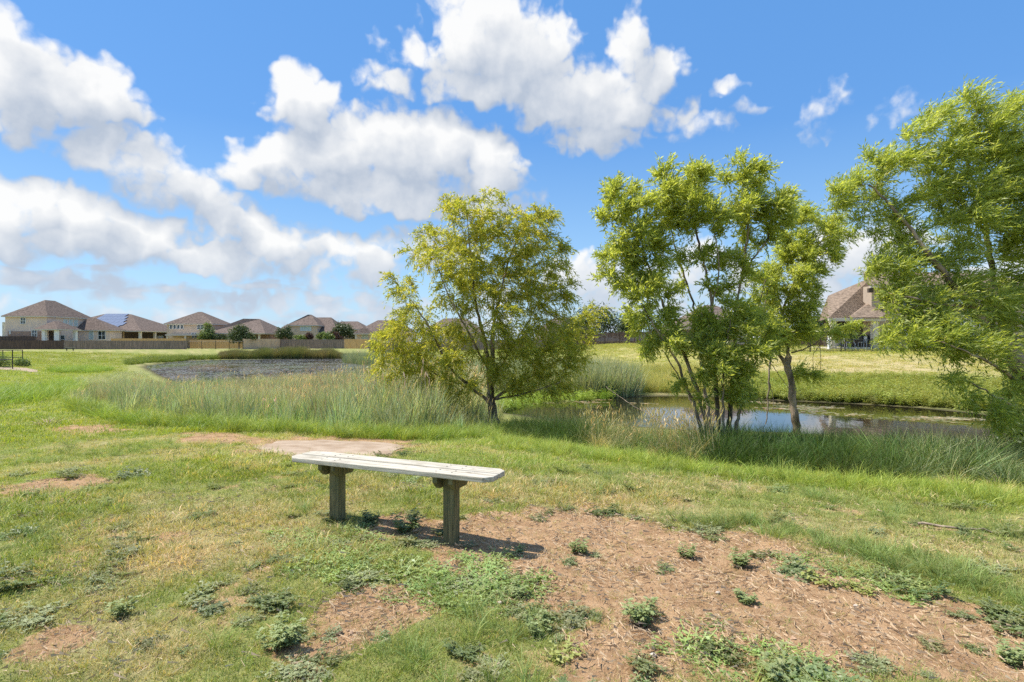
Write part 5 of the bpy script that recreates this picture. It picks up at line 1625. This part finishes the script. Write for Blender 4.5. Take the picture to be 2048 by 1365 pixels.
FD = 103.0
wood_fence((X(-150, FD), FD), (X(128, FD), FD), 1.6, M_FDARK, 'dark brown board fence below the two-storey siding house')
wood_fence((X(128.5, FD), FD), (X(374, FD), FD), 1.55, M_FGREY, 'weathered grey board fence in front of the solar-roofed house')
wood_fence((X(-60, FD), FD + 3.5), (X(70, FD + 2), FD + 2.2), 2.4, M_FDARK, 'taller dark fence section behind the dark brown fence')
wood_fence((X(222, 112), 112), (X(372, 112), 112), 2.0, M_FNEW, 'orange new board fence behind the grey fence')
wood_fence((X(380, 114), 114), (X(485, 112), 112), 1.75, M_FNEW, 'orange new board fence at the back of the open yard')
wood_fence((X(486, FD + 1), FD + 1), (X(560, FD + 9), FD + 9), 1.9, M_FTAN, 'tan board fence running back to the yard corner')
wood_fence((X(561, FD + 9), FD + 9), (X(688, FD + 9), FD + 9), 1.8, M_FGREY, 'grey board fence below the two-storey tan house')
wood_fence((X(689, FD + 9), FD + 9), (X(735, FD + 8), FD + 8), 1.85, M_FNEW, 'short orange fence beside the low pale house')
wood_fence((X(738, 98), 98), (X(1090, 94), 94), 1.7, M_FGREY, 'grey board fence behind the round willow')
wood_fence((X(1095, 90), 90), (X(1300, 86), 86), 1.8, M_FDARK, 'dark board fence in the gap between the two bigger willows')
wood_fence((X(1300, 60), 60), (X(1460, 58), 58), 1.75, M_FDARK, 'dark board fence below the low grey-brown roof')
wood_fence((X(1545, 64), 64), (X(1660, 62), 62), 1.75, M_FDARK, 'dark board fence between the low house and the patio house')


def iron_fence(p, q, h, label, panel=2.4, gap=.115):
    p, q = np.array(p, float), np.array(q, float)
    L = np.linalg.norm(q - p); n = int(round(L / panel)); u = (q - p) / L
    root = empty('iron_fence', (p[0], p[1], hz(*p)))
    prop(root, label, 'fence', 'black iron fences')
    for k in range(n + 1):
        a = p + u * L * k / n; z = hz(*a)
        Geo().box(a[0] - .035, a[0] + .035, a[1] - .035, a[1] + .035, z - .2, z + h + .06).build('post', M_IRON, root)
        if k == n:
            break
        b = p + u * L * (k + 1) / n; zb = hz(*b)
        for zz in (.14, h - .04):
            Geo().tube([(a[0], a[1], z + zz), (b[0], b[1], zb + zz)], .018, 4).build('rail', M_IRON, root)
        g = Geo(); m = int(np.linalg.norm(b - a) / gap)
        for j in range(1, m):
            c = a + (b - a) * j / m; zc = z + (zb - z) * j / m
            g.box(c[0] - .009, c[0] + .009, c[1] - .009, c[1] + .009, zc + .06, zc + h)
        o = g.build('picket_panel', M_IRON, root); o['kind'] = 'stuff'
    return root


iron_fence((X(1435, 44.5), 44.5), (X(2300, 44.5), 44.5), 1.05, 'black iron picket fence along the top of the far bank')
iron_fence((X(376, FD), FD), (X(486, FD), FD), 1.5, 'black iron fence across the open yard between wooden fences', gap=.2)

# ------------------------------------------------------------------ trees and shrubs round the houses
M_DARKLEAF = mat_foliage('dark_tree_leaf', [(0, (.045, .07, .025)), (.5, (.09, .125, .05)), (1, (.18, .21, .10))], .25)
M_MIDLEAF = mat_foliage('garden_tree_leaf', [(0, (.10, .15, .04)), (.5, (.19, .26, .08)), (1, (.32, .38, .15))], .3)
M_REDLEAF = mat_foliage('purple_shrub_leaf', [(0, (.05, .03, .025)), (.5, (.10, .05, .045)), (1, (.15, .10, .06))], .25)


def leaf_ball(name, label, group, lobes, trunk, mat, n, leaf, seed, cat='tree'):
    """crown of leaf clumps over a forked trunk; lobes = (x, y, z, rx, ry, rz)"""
    r = np.random.default_rng(seed)
    x, y = trunk[0], trunk[1]
    root = empty(name, (x, y, hz(x, y)))
    prop(root, label, cat, group)
    inv = np.array(root.location)
    vol = np.array([q[3] * q[4] * q[5] for q in lobes]); cnt = np.maximum(6, (n * vol / vol.sum()).astype(int))
    P = []
    for q, c in zip(lobes, cnt):
        k = max(5, c // 26)                              # clumps within the lobe, leaves within the clump
        d = r.normal(0, 1, (k, 3)); d /= np.linalg.norm(d, axis=1, keepdims=True)
        cc = np.array(q[:3]) + d * (r.uniform(.15, 1, (k, 1)) ** .4) * np.array(q[3:])
        sp = .28 * min(q[3:])
        P.append(cc[r.integers(0, k, c)] + r.normal(0, sp, (c, 3)))
    P = np.concatenate(P)
    P[:, 2] = np.maximum(P[:, 2], inv[2] + .05)
    m = len(P)
    u = r.normal(0, 1, (m, 3)); u /= np.linalg.norm(u, axis=1, keepdims=True)
    w = np.cross(u, r.normal(0, 1, (m, 3))); w /= np.linalg.norm(w, axis=1, keepdims=True)
    L = leaf * r.uniform(.6, 1.4, (m, 1))
    V = np.stack([P - u * L / 2, P + w * L * .3, P + u * L / 2, P - w * L * .3], 1).reshape(-1, 3)
    v = np.repeat(np.clip(r.normal(.45, .22, m), 0, 1), 4)
    o = link('crown', mesh_np('crown', V - inv, np.arange(m * 4).reshape(-1, 4), mat, False, {'v': v}), root); o['kind'] = 'stuff'
    z = inv[2]; rt, top = trunk[2], trunk[3]
    q = np.array([(x, y, z - .2), (x + .02, y, z + top * .4), (x - .03, y, z + top)])
    V, Q = tube(resample(q, .3), np.linspace(rt, rt * .6, len(resample(q, .3))), 8)
    link('trunk', mesh_np('trunk', V - inv, Q, M_BARK, True), root)
    for k in range(4):
        lo = lobes[k % len(lobes)]
        q = np.array([(x, y, z + top * .8), ((x + lo[0]) / 2, (y + lo[1]) / 2, (z + top + lo[2]) / 2), lo[:3]])
        q = resample(q, .3); V, Q = tube(q, np.linspace(rt * .55, rt * .12, len(q)), 6)
        link('limb', mesh_np('limb', V - inv, Q, M_BARK, True), root)
    return root


def px_lobes(L, d, depth=1.0):
    return [(*P3(a, b, d + (c[2] if len(c) > 2 else 0)), c[0] / F * d, depth * c[0] / F * d, c[1] / F * d) for a, b, *c in L]


GT = 'garden trees beyond the pond'
for args in [
    ('round dark green tree behind the iron fence of the open yard', [(480, 668, 18, 14), (466, 676, 12, 9), (494, 674, 14, 10), (480, 658, 11, 8)], 106, (X(478, 106), 106, .14, 1.6), M_DARKLEAF, 5200, .26),
    ('bright green pointed tree behind the orange yard fence', [(415, 668, 11, 12), (414, 655, 7, 10), (405, 676, 10, 8), (425, 676, 9, 7)], 115, (X(415, 115), 115, .12, 1.5), M_MIDLEAF, 3200, .26),
    ('low dull green shrub to the side of the bright pointed tree', [(432, 675, 14, 8), (444, 677, 9, 6)], 115.5, (X(436, 115.5), 115.5, .08, .8), M_DARKLEAF, 2200, .24),
    ('dark tree left of the two-storey tan house above the tan fence', [(562, 668, 10, 10), (572, 664, 8, 12), (580, 672, 8, 8)], 117, (X(570, 117), 117, .1, 1.4), M_DARKLEAF, 2600, .26),
    ('low green shrub in front of the two-storey tan house', [(598, 676, 9, 5), (610, 676, 8, 5)], 116, (X(603, 116), 116, .06, .5), M_MIDLEAF, 1400, .22),
    ('purple-leaved shrub in front of the two-storey tan house', [(618, 673, 6, 6), (624, 675, 4, 4)], 116, (X(620, 116), 116, .06, .6), M_REDLEAF, 1400, .22),
    ('blue-green young tree beside the tan house\'s lower window', [(640, 674, 6, 6), (646, 669, 5, 6)], 117, (X(642, 117), 117, .07, 1.0), M_MIDLEAF, 1400, .22),
    ('large dark tree between the tan house and the low pale house', [(682, 660, 13, 12), (694, 664, 12, 12), (672, 668, 10, 9), (704, 670, 9, 9)], 119, (X(685, 119), 119, .2, 2.0), M_DARKLEAF, 5200, .28),
    ('reddish dark shrub at the foot of the large dark tree', [(668, 672, 9, 7), (678, 676, 7, 5)], 116, (X(670, 116), 116, .08, .8), M_REDLEAF, 1500, .24),
    ('mid-green tree at the foot of the large dark tree, on its left', [(655, 672, 8, 7), (662, 676, 7, 5)], 115, (X(657, 115), 115, .08, .8), M_MIDLEAF, 1500, .24),
    ('dark upright tree in the gap between the two bigger willows', [(1256, 650, 14, 20), (1258, 630, 10, 16), (1248, 665, 12, 12), (1266, 662, 10, 12)], 92, (X(1256, 92), 92, .2, 2.0), M_DARKLEAF, 4200, .3),
    ('broad dark tree left of the upright dark tree, behind the fence', [(1190, 642, 34, 28), (1150, 655, 30, 22), (1225, 650, 24, 24), (1120, 665, 26, 18)], 96, (X(1190, 96), 96, .22, 2.0), M_DARKLEAF, 8200, .3),
    ('dark tree between the low house and the patio house', [(1632, 655, 20, 22), (1620, 670, 16, 14), (1645, 648, 13, 18), (1608, 665, 14, 18)], 66, (X(1630, 66), 66, .2, 2.0), M_DARKLEAF, 5200, .24),
    ('green shrub standing against the patio house\'s outer column', [(1690, 665, 13, 10), (1704, 672, 10, 9), (1676, 670, 10, 10)], 46.8, (X(1690, 46.8), 46.8, .05, .8), M_MIDLEAF, 3000, .12),
]:
    lab, L, d, tr, mt, n, lf = args
    leaf_ball('garden_tree' if 'shrub' not in lab else 'garden_shrub', lab, GT if 'shrub' not in lab else 'garden shrubs beyond the pond', px_lobes(L, d), tr, mt, n, lf, hash_seed := (len(lab) * 31 + int(d * 7)), 'tree' if 'shrub' not in lab else 'shrub')

gl = gp(10, 737)[1]
leaf_ball('shrub', 'grey-green loose bush behind the near black railing', 'bushes by the railings', px_lobes([(-10, 722, 20, 14), (8, 726, 14, 11), (-25, 716, 18, 16)], gl + .6), (X(-5, gl + .6), gl + .6, .03, .3), M_MIDLEAF, 3800, .09, 5, 'shrub')
gl2 = gp(42, 735)[1]
leaf_ball('shrub', 'bright green low bush at the end of the concrete walk', 'bushes by the railings', px_lobes([(42, 727, 12, 8), (52, 730, 8, 6), (33, 730, 7, 5)], gl2 + .9), (X(42, gl2 + .9), gl2 + .9, .03, .25), M_MIDLEAF, 2600, .09, 6, 'shrub')

gl3 = 10.6
leaf_ball('shrub', 'dark green bush in the long grass below the leaning willow', 'bushes by the channel', px_lobes([(2035, 905, 45, 30), (2070, 880, 50, 40), (2000, 925, 30, 20)], gl3), (X(2045, gl3), gl3, .04, .5), M_DARKLEAF, 5200, .085, 8, 'shrub')

# ------------------------------------------------------------------ railings, far bench and small things
def railing(px_end, py_top, py_foot, label):
    b = gp(px_end, py_foot); d = b[1]
    root = empty('railing', tuple(b)); prop(root, label, 'railing', 'black pipe railings by the concrete walk')
    h = (py_foot - py_top) / F * d
    for k in range(3):
        x = b[0] - k * 1.7; z = hz(x, d)
        Geo().tube([(x, d, z - .2), (x, d, b[2] + h)], .032, 8).build('post', M_IRON, root)
    for zz in (h - .03, h * .5):
        Geo().tube([(b[0] + .03, d, b[2] + zz), (b[0] - 3.8, d, b[2] + zz)], .03, 8).build('rail', M_IRON, root)


railing(25, 700, 739, 'nearer black pipe railing in front of the concrete walk')
railing(45, 700, 730, 'farther black pipe railing behind the concrete walk')


def far_bench():
    b = gp(140, 702); x, d, z = b; d = 88.0; x = X(140, d); z = hz(x, d)
    r = empty('bench', (x, d, z)); prop(r, 'distant small dark bench on the lawn before the dark fence', 'bench')
    m = mat_simple('dark_bench_wood', (.10, .10, .08), .85, .3, 6)
    for s in (-1, 1):
        Geo().box(x - .75, x + .75, d + s * .01, d + s * .16, z + .44, z + .49).build('plank', mat_simple('grey_bench_wood', (.33, .32, .26), .85, .2, 6), r)
        Geo().box(x + s * .5 - .06, x + s * .5 + .06, d - .05, d + .05, z - .1, z + .438).build('leg', m, r)
        Geo().prism([(x + s * .5 - .22, z + .437), (x + s * .5 + .22, z + .437), (x + s * .5 + .12, z + .33), (x + s * .5 - .12, z + .33)], 'y', d - .12, d - .052).build('cleat', m, r)


far_bench()


def small_things():
    q = gp(1690, 795); d = F * (CAMH - WL) / (795 - CY); x = X(1690, d)
    g = Geo(); n = 12; r = random.Random(4)
    ring = lambda s, z: [(x + s * .42 * math.cos(i * math.tau / n) * r.uniform(.85, 1.1), d + s * .16 * math.sin(i * math.tau / n) * r.uniform(.85, 1.1), z) for i in range(n)]
    V = ring(.8, WL - .03) + ring(1.0, WL + .05) + ring(.6, WL + .13)
    prop(g.add(V, [(k * n + i, k * n + (i + 1) % n, (k + 1) * n + (i + 1) % n, (k + 1) * n + i) for k in range(2) for i in range(n)] + [tuple(range(n))[::-1], tuple(range(2 * n, 3 * n))]).build('plastic_bag', M_WHITE, smooth=True), 'white crumpled bag lying at the far edge of the channel', 'bag')
    # heap of cut grass on the lawn
    b = gp(95, 851)
    V, Q, A = blades(90, (.10, .26), .010, .16, (.6, 1.5), 3, 33, dryp=1.0)
    prop(link('grass_heap', mesh_np('grass_heap', V + b, Q, M_DEAD)), 'small brown heap of dead grass on the lawn before the reeds', 'heap')
    # dead stick in the verge
    pts = [gp(1835, 1054), gp(1880, 1060), gp(1930, 1066), gp(1985, 1070)]
    pts = [p + np.array([0, 0, .03]) for p in pts]
    q = resample(pts, .05); q += np.random.default_rng(2).normal(0, .006, q.shape)
    V, Q = tube(q, np.linspace(.012, .005, len(q)), 6)
    prop(link('stick', mesh_np('stick', V, Q, M_DEADWOOD, True)), 'long dead stick lying in the grass at the right', 'stick')
    # brushwood heap under the leaning willow
    b = gp(2035, 960); rr = np.random.default_rng(9); VV, QQ, off = [], [], 0
    for k in range(60):
        a = b + rr.normal(0, 1, 3) * np.array([.45, .35, 0]) + np.array([0, 0, .02]); dr = rr.normal(0, 1, 3) * np.array([.5, .3, .25]); dr[2] = abs(dr[2])
        p = np.stack([a, a + dr * .4 + rr.normal(0, .04, 3), a + dr * .8])
        V, Q = tube(p, np.array([.008, .006, .003]), 4); VV.append(V); QQ.append(Q + off); off += len(V)
    o = link('brushwood', mesh_np('brushwood', np.concatenate(VV), np.concatenate(QQ), mat_simple('red_brown_twig', (.22, .12, .075), .9, .3, 8))); prop(o, 'red-brown dead brushwood under the leaning windblown willow', 'brushwood', kind='stuff')
    # pale stones on the bare soil
    M_ST = mat_simple('pale_stone', (.55, .47, .38), .9, .2, 20)
    for px, py, s, lab in ((1000, 1208, .016, 'pale pebble on the bare soil beside the spreading weed'), (1306, 1314, .017, 'pale round pebble on the bare soil below the big dark weed'), (1712, 1215, .016, 'white pebble on the bare soil near the olive weeds'), (1436, 1188, .015, 'white pebble on the bare soil beside the small compact weed')):
        b = gp(px, py); g = np.random.default_rng(px)
        n = 8
        V = []
        for zz, rr_ in ((-.3, .7), (.15, 1.0), (.5, .65)):
            V += [(b[0] + s * rr_ * math.cos(i * math.tau / n) * g.uniform(.8, 1.2), b[1] + s * rr_ * math.sin(i * math.tau / n) * g.uniform(.7, 1.1), b[2] + .006 + s * zz) for i in range(n)]
        Fc = [(k * n + i, k * n + (i + 1) % n, (k + 1) * n + (i + 1) % n, (k + 1) * n + i) for k in range(2) for i in range(n)] + [tuple(range(2 * n, 3 * n)), tuple(range(n))[::-1]]
        prop(Geo().add(V, Fc).build('pebble', M_ST, smooth=True), lab, 'pebble', 'pebbles on the bare soil')


small_things()

# ------------------------------------------------------------------ weeds in the foreground
M_SILVER = mat_foliage('silver_weed_leaf', [(0, (.17, .21, .09)), (.5, (.30, .335, .165)), (1, (.46, .48, .29))], .22, gloss=.25, rough=.6)
M_DKWEED = mat_foliage('dark_weed_leaf', [(0, (.15, .20, .07)), (.5, (.265, .33, .125)), (1, (.42, .46, .23))], .25, gloss=.3, rough=.55)
M_OLIVE = mat_foliage('olive_weed_leaf', [(0, (.22, .25, .06)), (.5, (.36, .39, .11)), (1, (.50, .50, .20))], .3, gloss=.35, rough=.45)
SPREAD = [mesh_np(f'spreading_weed_{k}', *(lambda v: (v[0], v[1]))(q := leafy(26, (.03, .10), (.075, .020), 9, .24, 800 + k, lobes=5, up=.45)), M_SILVER, False, {'v': q[2]}) for k in range(3)]
UPRIGHT = [mesh_np(f'upright_weed_{k}', *(lambda v: (v[0], v[1]))(q := leafy(11, (.10, .22), (.075, .022), 14, .10, 820 + k, lobes=5, up=.5)), M_DKWEED, False, {'v': q[2]}) for k in range(3)]
BROAD = [mesh_np('broad_weed', *(lambda v: (v[0], v[1]))(q := leafy(16, (.05, .15), (.05, .034), 8, .14, 840, up=.5)), M_OLIVE, False, {'v': q[2]})]
WEEDS = [
    (815, 1062, 'U', 1.5, 'tall dark grey-green weed clump in the shade under the bench'),
    (740, 1042, 'U', 1.0, 'grey-green weed under the bench beside its left post'),
    (862, 1088, 'S', 1.0, 'silvery weed at the left foot of the bench\'s right post'),
    (940, 1092, 'S', .6, 'silvery low weed hugging the right side of the bench\'s right post'),
    (1042, 1108, 'U', .55, 'small dark weed on the bare soil at the end of the bench\'s shadow'),
    (1030, 1195, 'U', .85, 'upright pointed weed alone on the bare soil in front of the bench\'s right post'),
    (930, 1172, 'S', 1.2, 'widely spreading pale weed in front of the bench\'s right post'),
    (1275, 1245, 'U', 1.3, 'biggest dark bushy weed standing alone on the bare soil'),
    (1490, 1205, 'U', .8, 'small compact grey weed right of the biggest dark weed'),
    (1078, 1268, 'U', .9, 'grey-green weed at the lower edge of the bare soil, above the olive broad-leaved weed'),
    (1125, 1315, 'B', 1.3, 'olive broad-leaved weed at the bottom of the bare soil'),
    (1160, 1108, 'U', .9, 'grey weed with trailing side shoots behind the bare soil\'s middle'),
    (1190, 1112, 'S', .5, 'short trailing silvery shoot beside the grey weed behind the bare soil'),
    (735, 1160, 'S', 1.3, 'broad silvery weed mat in front of the middle of the bench'),
    (680, 1090, 'S', 1.0, 'silvery weed in front of the bench\'s left post'),
    (595, 1120, 'S', .7, 'small silvery weed left of the bench\'s left post'),
    (512, 1205, 'S', .8, 'narrow silvery weed on the grass well left of the bench'),
    (560, 1300, 'U', 1.3, 'large ragged weed near the bottom of the picture, left of centre'),
    (600, 1352, 'S', 1.1, 'silvery weed mat at the very bottom of the picture, left of centre'),
    (240, 1235, 'U', .9, 'dark weed on the grass at the lower left'),
    (55, 1240, 'S', 1.5, 'long silvery weed mat at the lower left edge'),
    (200, 1180, 'S', 1.0, 'pale silvery weed above the dark weed at the lower left'),
    (145, 945, 'S', 1.5, 'silvery weed mat on the dry patch at the upper left of the lawn'),
    (40, 950, 'S', 1.2, 'silvery weed at the left edge beside the dry patch'),
    (65, 995, 'U', .9, 'small grey weed on the dry patch at the left edge'),
    (210, 1012, 'U', .7, 'small green weed tuft below the dry patch at the left'),
    (465, 1090, 'S', .6, 'small silvery weed on the brown patch left of the bench'),
    (1400, 1062, 'S', 1.2, 'silvery weed at the back edge of the bare soil, right of the bench'),
    (1375, 1115, 'U', .8, 'grey-green weed on the bare soil below the back-edge silvery weed'),
    (1480, 1135, 'U', 1.0, 'dark grey weed right of the middle of the bare soil'),
    (1640, 1165, 'B', 1.5, 'spreading olive weed patch at the right of the bare soil'),
    (1720, 1185, 'B', 1.3, 'second olive weed patch, right beside the spreading one'),
    (1975, 1140, 'S', 1.3, 'pale silvery weed in the grass at the right edge'),
    (1745, 1332, 'S', .9, 'pale star-shaped weed at the lower right of the bare soil'),
    (1850, 1350, 'S', .4, 'tiny pale weed at the bottom right of the bare soil'),
    (2030, 1325, 'U', 1.1, 'grey weed cut off by the lower right corner'),
    (1270, 1035, 'S', .7, 'silvery weed behind the bare soil, right of the bench'),
    (985, 1335, 'S', .8, 'pale weed at the bottom of the picture, left of the olive weed'),
    (1430, 1290, 'B', .7, 'low green weed patch below the small compact grey weed'),
]
rw = random.Random(8)
for px, py, kind, s, lab in WEEDS:
    b = gp(px, py)
    me = {'S': SPREAD, 'U': UPRIGHT, 'B': BROAD}[kind]
    o = link('weed_plant', me[rw.randrange(len(me))])
    o.location = tuple(b); o.rotation_euler = (0, 0, rw.uniform(0, 6.28)); s *= {'S': .46, 'U': .62, 'B': .55}[kind]
    o.scale = (s, s, s * rw.uniform(.6, .95))
    prop(o, lab, 'weed', 'weeds in the foreground')
